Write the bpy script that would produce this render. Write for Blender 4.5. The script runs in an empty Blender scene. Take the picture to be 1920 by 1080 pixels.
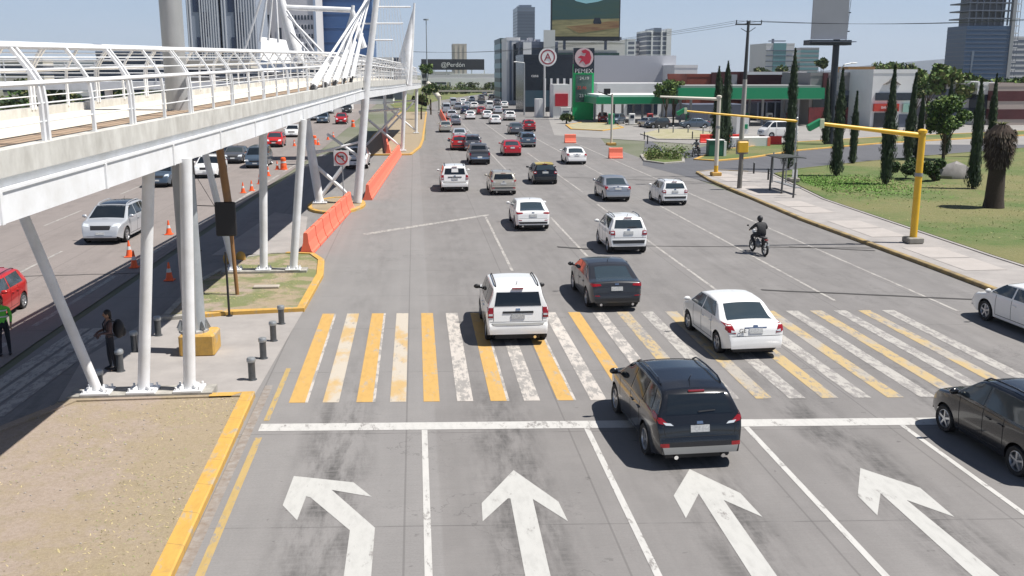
import bpy, bmesh, math, random
from mathutils import Vector, Matrix
from mathutils.bvhtree import BVHTree
R=math.radians; C=bpy.context.scene.collection; rnd=random.Random(7)
# ---------------- camera, sky, sun, exposure ----------------
CAMH=8.0; PITCH=math.atan(404/1838); YAW=math.atan(183*math.cos(PITCH)/1838)
cd=bpy.data.cameras.new('camera'); cam=bpy.data.objects.new('camera',cd); C.objects.link(cam)
cam.location=(0,0,CAMH); cam.rotation_euler=(math.pi/2-PITCH,0,-YAW)
cd.lens=1838/1920*36; cd.sensor_width=36; cd.clip_start=.1; cd.clip_end=20000
bpy.context.scene.camera=cam
SUN_EL=R(62); SUNV=Vector((1,-.22,0)).normalized()
sd=bpy.data.lights.new('sun','SUN'); sun=bpy.data.objects.new('sun',sd); C.objects.link(sun)
sd.energy=5.0; sd.angle=R(.5); sd.color=(1,.96,.9)
sv=Vector((SUNV.x*math.cos(SUN_EL),SUNV.y*math.cos(SUN_EL),math.sin(SUN_EL)))
sun.rotation_euler=sv.to_track_quat('Z','Y').to_euler()
w=bpy.data.worlds.new('World'); bpy.context.scene.world=w; w.use_nodes=True
nt=w.node_tree; bg=nt.nodes['Background']; sk=nt.nodes.new('ShaderNodeTexSky')
sk.sky_type='NISHITA'; sk.sun_disc=False; sk.sun_elevation=SUN_EL; sk.sun_rotation=math.atan2(SUNV.x,SUNV.y)
sk.dust_density=.6; sk.air_density=1.0; sk.ozone_density=2.5; sk.altitude=1500
# thin high cloud drifting over the real sky
tc=nt.nodes.new('ShaderNodeTexCoord'); mp=nt.nodes.new('ShaderNodeMapping'); mp.inputs['Scale'].default_value=(1,1,5)
nz=nt.nodes.new('ShaderNodeTexNoise'); nz.inputs['Scale'].default_value=3.2; nz.inputs['Detail'].default_value=5
rp=nt.nodes.new('ShaderNodeValToRGB'); rp.color_ramp.elements[0].position=.5; rp.color_ramp.elements[1].position=.8
rp.color_ramp.elements[1].color=(.4,.4,.4,1)
mx=nt.nodes.new('ShaderNodeMix'); mx.data_type='RGBA'; mx.inputs[7].default_value=(9.2,8.9,9.0,1)
nt.links.new(tc.outputs['Generated'],mp.inputs[0]); nt.links.new(mp.outputs[0],nz.inputs['Vector']); nt.links.new(nz.outputs[0],rp.inputs[0])
nt.links.new(rp.outputs[0],mx.inputs[0]); nt.links.new(sk.outputs[0],mx.inputs[6]); 
# pale haze layer low over the city, thinning out with elevation
sx=nt.nodes.new('ShaderNodeSeparateXYZ'); nt.links.new(tc.outputs['Generated'],sx.inputs[0])
mr=nt.nodes.new('ShaderNodeMapRange'); mr.interpolation_type='SMOOTHSTEP'; mr.inputs[1].default_value=.05; mr.inputs[2].default_value=.24; mr.inputs[3].default_value=.72; mr.inputs[4].default_value=0
nt.links.new(sx.outputs[2],mr.inputs[0]); hz=nt.nodes.new('ShaderNodeMix'); hz.data_type='RGBA'; hz.inputs[7].default_value=(7.0,8.6,11.3,1)
nt.links.new(mr.outputs[0],hz.inputs[0]); nt.links.new(mx.outputs[2],hz.inputs[6]); nt.links.new(hz.outputs[2],bg.inputs[0])
bg.inputs[1].default_value=.055
vs=bpy.context.scene.view_settings; vs.view_transform='Standard'; vs.look='None'; vs.exposure=0.40; vs.gamma=1
# ---------------- calibrated ground helper ----------------
_f=1838
_fw=Vector((math.sin(YAW)*math.cos(PITCH),math.cos(YAW)*math.cos(PITCH),-math.sin(PITCH)))
_rt=Vector((math.cos(YAW),-math.sin(YAW),0)); _up=_rt.cross(_fw)
def ray(px,py): return _fw+_rt*((px-960)/_f)+_up*((540-py)/_f)
def G(px,py,z=0.0):
    d=ray(px,py); t=(z-CAMH)/d.z; return (d.x*t,d.y*t)
def AT(px,py,Y):
    d=ray(px,py); t=Y/d.y; return (d.x*t,CAMH+d.z*t)
# ---------------- materials ----------------
MC={}
def mat(name,col,rough=.7,metal=0,coat=0,var=0,scale=3,bump=0,stretch=None,col2=None,emit=0,spec=None):
    if name in MC: return MC[name]
    m=bpy.data.materials.new(name); m.use_nodes=True; n=m.node_tree; b=n.nodes['Principled BSDF']; L=n.links
    b.inputs['Base Color'].default_value=(*col,1); b.inputs['Roughness'].default_value=rough; b.inputs['Metallic'].default_value=metal
    if coat: b.inputs['Coat Weight'].default_value=coat; b.inputs['Coat Roughness'].default_value=.04
    if spec is not None: b.inputs['Specular IOR Level'].default_value=spec
    if emit: b.inputs['Emission Color'].default_value=(*col,1); b.inputs['Emission Strength'].default_value=emit
    if var or col2 or bump:
        t=n.nodes.new('ShaderNodeTexCoord'); mpn=n.nodes.new('ShaderNodeMapping'); L.new(t.outputs['Object'],mpn.inputs[0])
        if stretch: mpn.inputs['Scale'].default_value=stretch
        z=n.nodes.new('ShaderNodeTexNoise'); z.inputs['Scale'].default_value=scale; z.inputs['Detail'].default_value=6; z.inputs['Roughness'].default_value=.65
        L.new(mpn.outputs[0],z.inputs['Vector'])
        if var or col2:
            r=n.nodes.new('ShaderNodeValToRGB'); r.color_ramp.elements[0].position=.33; r.color_ramp.elements[1].position=.67
            c2=col2 or tuple(c*(1-var) for c in col)
            r.color_ramp.elements[0].color=(*c2,1); r.color_ramp.elements[1].color=(*col,1)
            L.new(z.outputs[0],r.inputs[0]); L.new(r.outputs[0],b.inputs['Base Color'])
            if emit: L.new(r.outputs[0],b.inputs['Emission Color'])
        if bump:
            bp=n.nodes.new('ShaderNodeBump'); bp.inputs['Strength'].default_value=bump; bp.inputs['Distance'].default_value=.03
            L.new(z.outputs[0],bp.inputs['Height']); L.new(bp.outputs[0],b.inputs['Normal'])
    MC[name]=m; return m
class NB:
    def __init__(s,m): s.n=m.node_tree; s.L=s.n.links
    def node(s,t,**k):
        x=s.n.nodes.new(t)
        for a,b in k.items(): setattr(x,a,b)
        return x
    def m(s,op,a,b=None,c=None):
        x=s.node('ShaderNodeMath',operation=op)
        for i,v in enumerate((a,b,c)):
            if v is None: continue
            if isinstance(v,(int,float)): x.inputs[i].default_value=v
            else: s.L.new(v,x.inputs[i])
        return x.outputs[0]
    def noise(s,vec,scale,detail=4,stretch=None,rough=.6):
        if stretch:
            mpn=s.node('ShaderNodeMapping'); mpn.inputs['Scale'].default_value=stretch; s.L.new(vec,mpn.inputs[0]); vec=mpn.outputs[0]
        z=s.node('ShaderNodeTexNoise'); z.inputs['Scale'].default_value=scale; z.inputs['Detail'].default_value=detail; z.inputs['Roughness'].default_value=rough
        s.L.new(vec,z.inputs['Vector']); return z.outputs[0]
    def ramp(s,v,p0,p1,c0=0.,c1=1.):
        r=s.node('ShaderNodeMapRange'); r.inputs[1].default_value=p0; r.inputs[2].default_value=p1; r.inputs[3].default_value=c0; r.inputs[4].default_value=c1
        r.interpolation_type='SMOOTHSTEP'
        s.L.new(v,r.inputs[0]); return r.outputs[0]
    def mix(s,f,a,b):
        x=s.node('ShaderNodeMix',data_type='RGBA')
        if isinstance(f,(int,float)): x.inputs[0].default_value=f
        else: s.L.new(f,x.inputs[0])
        for i,v in ((6,a),(7,b)):
            if isinstance(v,tuple): x.inputs[i].default_value=(*v,1)
            else: s.L.new(v,x.inputs[i])
        return x.outputs[2]
def road_mat(name,base,dark,joints=True,oil=True,lane0=0.0):
    m=bpy.data.materials.new(name); m.use_nodes=True; s=NB(m); b=s.n.nodes['Principled BSDF']
    tc=s.node('ShaderNodeTexCoord'); v=tc.outputs['Object']; sp=s.node('ShaderNodeSeparateXYZ'); s.L.new(v,sp.inputs[0]); X,Y=sp.outputs[0],sp.outputs[1]
    big=s.ramp(s.noise(v,.12,5),.3,.7); strk=s.ramp(s.noise(v,1.0,5,(1.6,.045,1)),.3,.7); fine=s.ramp(s.noise(v,22,4),.25,.75)
    med=s.ramp(s.noise(v,1.1,5,(1,.5,1)),.35,.7); trk=s.ramp(s.noise(v,1.0,3,(1.9,.008,1)),.36,.64)
    c=s.mix(s.m('MULTIPLY',big,.55),base,dark); c=s.mix(s.m('MULTIPLY',strk,.42),c,dark)
    c=s.mix(s.m('MULTIPLY',trk,.5),c,tuple(x*.74 for x in base)); lf=s.ramp(X,.28,.36,1,0); c=s.mix(s.m('MULTIPLY',lf,.35),c,tuple(x*k for x,k in zip(base,(1.22,1.25,1.27)))); c=s.mix(s.m('MULTIPLY',fine,.38),c,tuple(x*.62 for x in base)); c=s.mix(s.m('MULTIPLY',med,.22),c,tuple(x*1.2 for x in base))
    if oil:
        fr=s.m('FRACT',s.m('DIVIDE',s.m('SUBTRACT',X,lane0),3.7)); d=s.m('ABSOLUTE',s.m('SUBTRACT',fr,.5))
        band=s.ramp(d,.05,.30,1,0); nn=s.m('MULTIPLY',s.ramp(s.noise(v,1.3,7,(1.8,.35,1),.7),.38,.66),s.ramp(s.noise(v,1.4,5,(1.0,7,1),.75),.28,.6,.35,1))
        near=s.m('MULTIPLY',s.ramp(Y,27,20,0,1),s.ramp(Y,8,19,.45,1))
        amt=s.m('MULTIPLY',s.m('MULTIPLY',band,nn),s.m('ADD',s.m('MULTIPLY',near,.72),.22))
        c=s.mix(amt,c,tuple(x*.22 for x in base))
        sp2=s.ramp(s.noise(v,2.6,3,(1,1.8,1)),.69,.73); c=s.mix(s.m('MULTIPLY',sp2,s.m('MULTIPLY',near,.7)),c,tuple(x*.35 for x in base))
    grv=s.ramp(s.noise(v,2.2,5,(.5,9,1),.7),.4,.7); c=s.mix(s.m('MULTIPLY',grv,.20),c,tuple(x*.6 for x in base)); dr=s.ramp(s.noise(v,5.5,3,(1,1,1)),.715,.74); c=s.mix(s.m('MULTIPLY',dr,.55),c,tuple(x*.4 for x in base)); crk=s.m('ABSOLUTE',s.m('SUBTRACT',s.noise(v,.35,6,rough=.6),.5)); ck=s.ramp(crk,.0012,.004,1,0); c=s.mix(s.m('MULTIPLY',s.m('MULTIPLY',ck,s.ramp(s.noise(v,.09,2),.5,.6)),.5),c,tuple(x*.35 for x in base))
    if joints:
        jy=s.m('ABSOLUTE',s.m('SUBTRACT',s.m('FRACT',s.m('DIVIDE',s.m('ADD',Y,s.m('MULTIPLY',X,.07)),4.7)),.5))
        j=s.ramp(jy,.0028,.005,1,0); jn=s.ramp(s.noise(v,1.3,3),.35,.6,.25,1)
        c=s.mix(s.m('MULTIPLY',s.m('MULTIPLY',j,jn),.55),c,tuple(x*.3 for x in base))
        jx=s.m('ABSOLUTE',s.m('SUBTRACT',s.m('FRACT',s.m('DIVIDE',s.m('ADD',X,.35),3.7)),.5)); 
        jx=s.m('ABSOLUTE',s.m('SUBTRACT',jx,.5)); j2=s.ramp(jx,.003,.007,1,0)
        c=s.mix(s.m('MULTIPLY',j2,.45),c,tuple(x*.35 for x in base))
    s.L.new(c,b.inputs['Base Color']); b.inputs['Roughness'].default_value=.8
    bp=s.node('ShaderNodeBump'); bp.inputs['Strength'].default_value=.25; bp.inputs['Distance'].default_value=.01
    s.L.new(s.noise(v,60,3),bp.inputs['Height']); s.L.new(bp.outputs[0],b.inputs['Normal']); return m
def paint_mat(name,col,wear,under=(.245,.232,.222),scale=3.0,col2=None,c2amt=.5,joint=0):
    m=bpy.data.materials.new(name); m.use_nodes=True; s=NB(m); b=s.n.nodes['Principled BSDF']
    v=s.node('ShaderNodeTexCoord').outputs['Object']
    n1=s.noise(v,scale,8,(1.6,.6,1),.75); n2=s.noise(v,.5,3); t=s.m('ADD',s.m('MULTIPLY',n1,.75),s.m('MULTIPLY',n2,.25))
    f=s.ramp(t,wear-.035,wear+.035); c=col
    if col2: c=s.mix(s.m('MULTIPLY',s.ramp(s.noise(v,1.1,5,(1.2,.5,1)),.5-.12*c2amt,.62),1.0),col,col2)
    else: c=s.mix(s.ramp(s.noise(v,7,5,(1,.3,1)),.4,.75,0,.45),col,tuple(x*.72 for x in col))
    c=s.mix(f,under,c)
    if joint:
        sp=s.node('ShaderNodeSeparateXYZ'); s.L.new(v,sp.inputs[0]); jj=s.m('ABSOLUTE',s.m('SUBTRACT',s.m('FRACT',s.m('DIVIDE',s.m('ADD',sp.outputs[1],s.m('MULTIPLY',sp.outputs[0],.35)),joint)),.5))
        c=s.mix(s.m('MULTIPLY',s.ramp(jj,.004,.011,1,0),.5),c,(.10,.08,.05)); dn=s.ramp(s.noise(v,1.4,6,rough=.8),.52,.7); c=s.mix(s.m('MULTIPLY',dn,.4),c,(.22,.16,.09))
    s.L.new(c,b.inputs['Base Color']); b.inputs['Roughness'].default_value=.75; return m
# ---------------- mesh builder ----------------
class MB:
    def __init__(s): s.v=[]; s.f=[]; s.mi=[]; s.cur=0
    def add(s,vs,fs,M=None):
        o=len(s.v); s.v+= [tuple(M@Vector(p)) if M else tuple(p) for p in vs]; s.f+=[[i+o for i in f] for f in fs]; s.mi+=[s.cur]*len(fs); return s
    def box(s,c,d,M=None,bev=0):
        x,y,z=c; a,b,e=d[0]/2,d[1]/2,d[2]/2
        if bev:
            k=bev; vs=[]
            for sz,zz in ((-1,e),(1,e)):
                pass
            L=[(-e,k),(-e+k,0),(e-k,0),(e,k)]
            for (zz,ins) in L:
                for (px,py) in ((-a+ins+k,-b+ins),(a-ins-k,-b+ins),(a-ins,-b+ins+k),(a-ins,b-ins-k),(a-ins-k,b-ins),(-a+ins+k,b-ins),(-a+ins,b-ins-k),(-a+ins,-b+ins+k)): vs.append((x+px,y+py,z+zz))
            fs=[[7,6,5,4,3,2,1,0],[24+i for i in range(8)]]
            for r in range(3):
                for i in range(8): j=(i+1)%8; fs.append([r*8+i,r*8+j,r*8+8+j,r*8+8+i])
            return s.add(vs,fs,M)
        vs=[(x-a,y-b,z-e),(x+a,y-b,z-e),(x+a,y+b,z-e),(x-a,y+b,z-e),(x-a,y-b,z+e),(x+a,y-b,z+e),(x+a,y+b,z+e),(x-a,y+b,z+e)]
        return s.add(vs,[[0,3,2,1],[4,5,6,7],[0,1,5,4],[1,2,6,5],[2,3,7,6],[3,0,4,7]],M)
    def span(s,x0,x1,y0,y1,z0,z1,M=None): return s.box(((x0+x1)/2,(y0+y1)/2,(z0+z1)/2),(abs(x1-x0),abs(y1-y0),abs(z1-z0)),M)
    def tube(s,p0,p1,r0,r1=None,n=10,cap=True):
        r1=r0 if r1 is None else r1; p0=Vector(p0); p1=Vector(p1); d=(p1-p0)
        if d.length<1e-6: return s
        d.normalize(); a=d.orthogonal().normalized(); b=d.cross(a); vs=[]
        for p,r in ((p0,r0),(p1,r1)):
            for i in range(n):
                t=2*math.pi*i/n; vs.append(p+a*(r*math.cos(t))+b*(r*math.sin(t)))
        fs=[[i,(i+1)%n,n+(i+1)%n,n+i] for i in range(n)]
        if cap: fs+=[list(range(n))[::-1],[n+i for i in range(n)]]
        return s.add(vs,fs)
    def path(s,pts,r,n=8):
        for a,b in zip(pts,pts[1:]): s.tube(a,b,r,r,n)
        return s
    def bar(s,p0,p1,w,h,up=(0,0,1)):
        p0=Vector(p0); p1=Vector(p1); d=(p1-p0).normalized(); u=Vector(up); a=d.cross(u)
        if a.length<1e-4: a=Vector((1,0,0))
        a.normalize(); b=a.cross(d).normalized(); vs=[]
        for p in (p0,p1):
            for i,j in ((-1,-1),(1,-1),(1,1),(-1,1)): vs.append(p+a*(i*w/2)+b*(j*h/2))
        return s.add(vs,[[0,1,2,3][::-1],[4,5,6,7],[0,1,5,4],[1,2,6,5],[2,3,7,6],[3,0,4,7]])
    def prism(s,poly,z0,z1,M=None):
        n=len(poly)
        ar=sum(poly[i][0]*poly[(i+1)%n][1]-poly[(i+1)%n][0]*poly[i][1] for i in range(n))
        if ar<0: poly=poly[::-1]
        vs=[(p[0],p[1],z0) for p in poly]+[(p[0],p[1],z1) for p in poly]
        return s.add(vs,[list(range(n))[::-1],[n+i for i in range(n)]]+[[i,(i+1)%n,n+(i+1)%n,n+i] for i in range(n)],M)
    def ell(s,c,r,nu=12,nv=8,M=None,jit=0):
        vs=[];fs=[]
        for j in range(nv+1):
            ph=math.pi*j/nv
            for i in range(nu):
                th=2*math.pi*i/nu; k=1+(rnd.uniform(-jit,jit) if jit else 0)
                vs.append((c[0]+r[0]*k*math.sin(ph)*math.cos(th),c[1]+r[1]*k*math.sin(ph)*math.sin(th),c[2]+r[2]*k*math.cos(ph)))
        for j in range(nv):
            for i in range(nu): k=(i+1)%nu; fs.append([j*nu+i,(j+1)*nu+i,(j+1)*nu+k,j*nu+k])
        return s.add(vs,fs,M)
    def lathe(s,prof,c=(0,0,0),axis='Z',n=20):
        vs=[];fs=[]
        for (r,h) in prof:
            for i in range(n):
                t=2*math.pi*i/n; a,b=r*math.cos(t),r*math.sin(t)
                p=(a,b,h) if axis=='Z' else ((h,a,b) if axis=='X' else (a,h,b)); vs.append((c[0]+p[0],c[1]+p[1],c[2]+p[2]))
        for j in range(len(prof)-1):
            for i in range(n): k=(i+1)%n; fs.append([j*n+i,j*n+k,(j+1)*n+k,(j+1)*n+i])
        return s.add(vs,fs)
    def build(s,name,m,parent=None,smooth=False,loc=None,ang=35):
        me=bpy.data.meshes.new(name); me.from_pydata(s.v,[],s.f); me.validate()
        for x in (m if isinstance(m,(list,tuple)) else [m]): me.materials.append(x)
        if len(s.mi)==len(me.polygons): me.polygons.foreach_set('material_index',s.mi)
        if smooth:
            me.polygons.foreach_set('use_smooth',[True]*len(me.polygons))
            try: me.set_sharp_from_angle(angle=R(ang))
            except Exception: pass
        me.update(); o=bpy.data.objects.new(name,me); C.objects.link(o)
        if parent: o.parent=parent
        if loc: o.location=loc
        return o
def tag(o,label=None,cat=None,group=None,kind=None):
    if label: o['label']=label
    if cat: o['category']=cat
    if group: o['group']=group
    if kind: o['kind']=kind
    return o
def thing(name,label,cat,loc=(0,0,0),rz=0,group=None):
    o=bpy.data.objects.new(name,None); C.objects.link(o); o.location=loc; o.rotation_euler=(0,0,rz); o.empty_display_size=.3
    return tag(o,label,cat,group)
def kids(o): return [c for c in bpy.data.objects if c.parent==o]
def pmap():
    d={}
    for x in bpy.data.objects:
        if x.parent: d.setdefault(x.parent.name,[]).append(x)
    return d
def dup(root,loc,rz=None,label=None,group=None,swap=None,scale=None):
    pm=pmap()
    def cp(o,par):
        c=o.copy(); C.objects.link(c); c.parent=par
        if swap and c.type=='MESH' and any(mm and mm.name in swap for mm in c.data.materials):
            c.data=c.data.copy()
            for i,mm in enumerate(c.data.materials):
                if mm and mm.name in swap: c.data.materials[i]=swap[mm.name]
        for k in pm.get(o.name,[]): cp(k,c)
        return c
    c=cp(root,None); c.location=loc
    if rz is not None: c.rotation_euler=(0,0,rz)
    if scale: c.scale=scale
    if label: c['label']=label
    if group: c['group']=group
    return c
def text_mb(txt,size,depth=.02):
    cu=bpy.data.curves.new('t','FONT'); cu.body=txt; cu.size=size; cu.extrude=depth; cu.align_x='CENTER'; cu.align_y='CENTER'; cu.resolution_u=3
    o=bpy.data.objects.new('t',cu); C.objects.link(o); me=bpy.data.meshes.new_from_object(o.evaluated_get(bpy.context.evaluated_depsgraph_get()))
    mb=MB(); mb.add([v.co for v in me.vertices],[list(p.vertices) for p in me.polygons]); bpy.data.objects.remove(o); return mb
def text(txt,size,m,parent,loc,rot=(math.pi/2,0,0),name='lettering',depth=.02):
    o=text_mb(txt,size,depth).build(name,m,parent); o.location=loc; o.rotation_euler=rot; return o
# palette
WHITE=mat('white_paint_steel',(.85,.86,.88),.45,col2=(.70,.70,.69),scale=1.2); CONC=mat('concrete_kerb',(.42,.40,.36),.9,var=.45,scale=3.5,bump=.2)
GREYST=mat('grey_steel',(.30,.31,.32),.5,metal=.3,var=.15); GALV=mat('galvanised_steel',(.45,.47,.48),.45,metal=.6,var=.2,scale=2)
YEL=paint_mat('yellow_kerb_paint',(.56,.33,.075),.43,under=(.38,.31,.21),scale=2.5,joint=1.25); YELP=mat('yellow_pole_paint',(.80,.47,.03),.4,var=.12,scale=2)
BLK=mat('black_plastic',(.018,.018,.02),.5); ORG=mat('orange_plastic',(.92,.20,.12),.6,var=.1,scale=1.2); ORG2=mat('cone_orange',(.9,.13,.03),.5)
GLASS=mat('tinted_glass',(.012,.016,.02),.06,spec=.8); BGL=mat('blue_glass',(.06,.12,.26),.12,spec=.6)
DGL=mat('dark_facade_glass',(.02,.03,.05),.1,spec=.7); TEAL=mat('teal_glass',(.13,.28,.31),.35)
BARK=mat('bark',(.10,.075,.05),.9,var=.5,scale=9,bump=.4)
WSHEET=mat('white_wall',(.84,.84,.83),.7,var=.1,scale=.3); CREAM=mat('cream_wall',(.62,.58,.5),.8,var=.15,scale=.3)
SOIL=mat('dark_soil',(.05,.04,.03),1)
# ---------------- ground, roads, kerbs ----------------
def struct(mb,name,m,smooth=False): return tag(mb.build(name,m,smooth=smooth),kind='structure')
def sheet(name,polys,z,m):
    mb=MB()
    for p in polys: mb.add([(x,y,z) for x,y in p],[list(range(len(p)))])
    for i,f in enumerate(mb.f):
        p=[mb.v[k] for k in f]; ar=sum(p[i][0]*p[(i+1)%len(p)][1]-p[(i+1)%len(p)][0]*p[i][1] for i in range(len(p)))
        if ar<0: mb.f[i]=f[::-1]
    return struct(mb,name,m)
GRND=mat('city_ground',(.22,.21,.18),.95,col2=(.10,.12,.06),scale=.03)
sheet('ground',[[(-2500,-60),(2500,-60),(2500,3000),(-2500,3000)]],-.03,GRND)
RM=road_mat('concrete_road',(.242,.230,.223),(.155,.146,.141),lane0=0.0)
RML=road_mat('left_road_concrete',(.26,.226,.21),(.17,.148,.136),oil=True,lane0=-12.2)
RMS=road_mat('asphalt_road',(.125,.127,.14),(.085,.086,.095),joints=False,oil=False)
PAVE=mat('pavement_concrete',(.36,.335,.318),.85,col2=(.28,.262,.25),scale=.8,bump=.1)
sheet('road',[[(-11.3,-20),(21.4,-20),(21.4,110),(30,175),(26,260),(22,520),(3,520),(2.2,205),(1.2,120),(-6,100),(-9.5,100),(-11.3,30)]],0,RM)
sheet('left_road',[[(-34,-20),(-11.6,-20),(-11.6,30),(-10.0,100),(-10,300),(-20,520),(-60,520),(-40,150)]],.004,RML)
sheet('side_street',[[G(1210,258),G(1205,310),G(1352,348),G(1410,331),G(1460,325),G(1600,306),G(1760,290),G(2100,262),G(2100,226),G(1790,247),G(1480,262),G(1330,272),G(1262,290)]],.008,RMS)
FORE=mat('forecourt_concrete',(.30,.285,.27),.85,col2=(.24,.23,.22),scale=.25)
sheet('forecourt',[[(18,128),(32,110),(120,100),(230,130),(230,230),(30,230)]],.012,FORE)
def recalc(ob):
    bm=bmesh.new(); bm.from_mesh(ob.data); bmesh.ops.recalc_face_normals(bm,faces=bm.faces); bm.to_mesh(ob.data); bm.free()
def ring(poly,inset):
    n=len(poly); out=[]
    ar=sum(poly[i][0]*poly[(i+1)%n][1]-poly[(i+1)%n][0]*poly[i][1] for i in range(n))
    sgn=1 if ar>0 else -1
    for i in range(n):
        a=Vector(poly[i-1]);b=Vector(poly[i]);c=Vector(poly[(i+1)%n])
        d1=(b-a).normalized(); d2=(c-b).normalized()
        nn=Vector((-(d1.y+d2.y),(d1.x+d2.x)))*sgn; nn.normalize(); cs=max(.4,nn.dot(Vector((-d1.y,d1.x))*sgn)); q=b+nn*(inset/cs); out.append((q.x,q.y))
    return out
def island(name,poly,h,inm,kerbm,kw=.22,rough=0):
    """raised bed: kerb ring (solid) + fill"""
    n=len(poly); inn=ring(poly,kw); mb=MB(); vs=[]; fs=[]
    for p,q in zip(poly,inn): vs+=[(p[0],p[1],-.02),(p[0],p[1],h-.02),(p[0]+(q[0]-p[0])*.12,p[1]+(q[1]-p[1])*.12,h),(q[0],q[1],h),(q[0],q[1],h-.06)]
    for i in range(n):
        j=(i+1)%n
        for k in range(4): fs.append([i*5+k,j*5+k,j*5+k+1,i*5+k+1])
    mb.add(vs,fs); k=struct(mb,'kerb',kerbm)
    ar=sum(poly[i][0]*poly[(i+1)%n][1]-poly[(i+1)%n][0]*poly[i][1] for i in range(n))
    fb=MB(); fb.add([(q[0],q[1],h-.04) for q in inn],[list(range(n)) if ar>0 else list(range(n))[::-1]]); f=struct(fb,name,inm)
    recalc(k)
    return k,f
DRY=mat('dry_grass_soil',(.40,.33,.23),.95,col2=(.30,.265,.13),scale=.9,bump=.4)
def drymat(green=0):
    m=bpy.data.materials.new('dry_verge'); m.use_nodes=True; s=NB(m); b=s.n.nodes['Principled BSDF']; v=s.node('ShaderNodeTexCoord').outputs['Object']
    sp=s.node('ShaderNodeSeparateXYZ'); s.L.new(v,sp.inputs[0]); a=s.ramp(s.m('ADD',s.noise(v,.5,6,rough=.7),s.ramp(sp.outputs[0],-7.0,-4.6,0,.16)),.46,.60); g=s.ramp(s.noise(v,1.6,6,rough=.75),.48,.66); f=s.ramp(s.noise(v,14,5,rough=.8),.35,.7)
    c=s.mix(a,(.36,.29,.24),(.33,.265,.185)); c=s.mix(s.m('MULTIPLY',g,.35),c,(.26,.225,.11)); c=s.mix(s.m('MULTIPLY',f,.5),c,(.20,.155,.10)); g3=s.ramp(s.noise(v,38,4,rough=.8),.45,.75); c=s.mix(s.m('MULTIPLY',s.m('MULTIPLY',g3,a),.5),c,(.46,.38,.25))
    if green: c=s.mix(s.m('MULTIPLY',s.ramp(s.noise(v,.7,5),.42,.55),green),c,(.13,.17,.05))
    s.L.new(c,b.inputs['Base Color']); b.inputs['Roughness'].default_value=.95
    bp=s.node('ShaderNodeBump'); bp.inputs['Strength'].default_value=.6; bp.inputs['Distance'].default_value=.05
    s.L.new(s.noise(v,9,7,rough=.8),bp.inputs['Height']); s.L.new(bp.outputs[0],b.inputs['Normal']); return m
DRYM=drymat()
def kerb_line(pts,w,h,m,sgn=1):
    n=len(pts); mb=MB(); vs=[]; fs=[]
    for i,p in enumerate(pts):
        a=Vector(pts[max(0,i-1)]); b=Vector(pts[min(n-1,i+1)]); d=(b-a).normalized(); q=Vector((-d.y,d.x))*sgn; p=Vector(p)
        e=p+q*w; o=p-q*.012; vs+=[(o.x,o.y,-.02),(o.x,o.y,h-.015),(p.x+q.x*.02,p.y+q.y*.02,h+.006),(e.x,e.y,h+.006),(e.x,e.y,h-.05)]
    for i in range(n-1):
        for k in range(4): fs.append([i*5+k,i*5+5+k,i*5+6+k,i*5+k+1])
    fs+=[[0,1,2,3,4],[(n-1)*5+k for k in (4,3,2,1,0)]]
    mb.add(vs,fs); o=struct(mb,'kerb',m); recalc(o); return o
island('median_verge',[(-11.3,2),(-4.05,2),(-4.05,14),(-4.18,24.1),(-8.6,24.1),(-9.9,21.5),(-10.9,18)],.15,DRYM,DRYM,.3)
kerb_line([(-4.05,2),(-4.05,8),(-4.05,14),(-4.11,19),(-4.18,24.1),(-4.7,24.1),(-5.25,24.1)],.3,.15,YEL)
island('median_bed',[G(300,603),G(430,592),G(570,585),G(606,520),G(608,492),G(590,480),G(540,478),(-6.6,44),(-7.6,43.2),(-8.6,38)],.15,drymat(.75),CONC,.22)
kerb_line([G(345,600),G(430,592),G(570,585),G(606,520),G(608,492),G(590,480),G(540,478)],.26,.15,YEL)
ov=[]
for k in range(20):
    t=2*math.pi*k/20; ov.append((-4.9+1.75*math.cos(t),60.5+3.6*math.sin(t)))
island('oval_island',ov,.16,DRYM,YEL,.25)
island('median_bed',[G(690,292),G(735,292),G(772,291),(.55,108),(.95,119),(1.3,140),(2.4,205),(-3,205),(-5.5,130),(-5.6,104)],.16,DRYM,YEL,.25)
# paved strip across the median with bollards
sheet('pavement',[[(-9.0,24.2),(-4.2,24.2),(-3.95,33.6),(-8.8,33.0),(-9.6,28)],[(-9.2,44.2),(-5.2,44.5),(-6.2,56),(-8.3,58)]],.016,PAVE)
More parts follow.
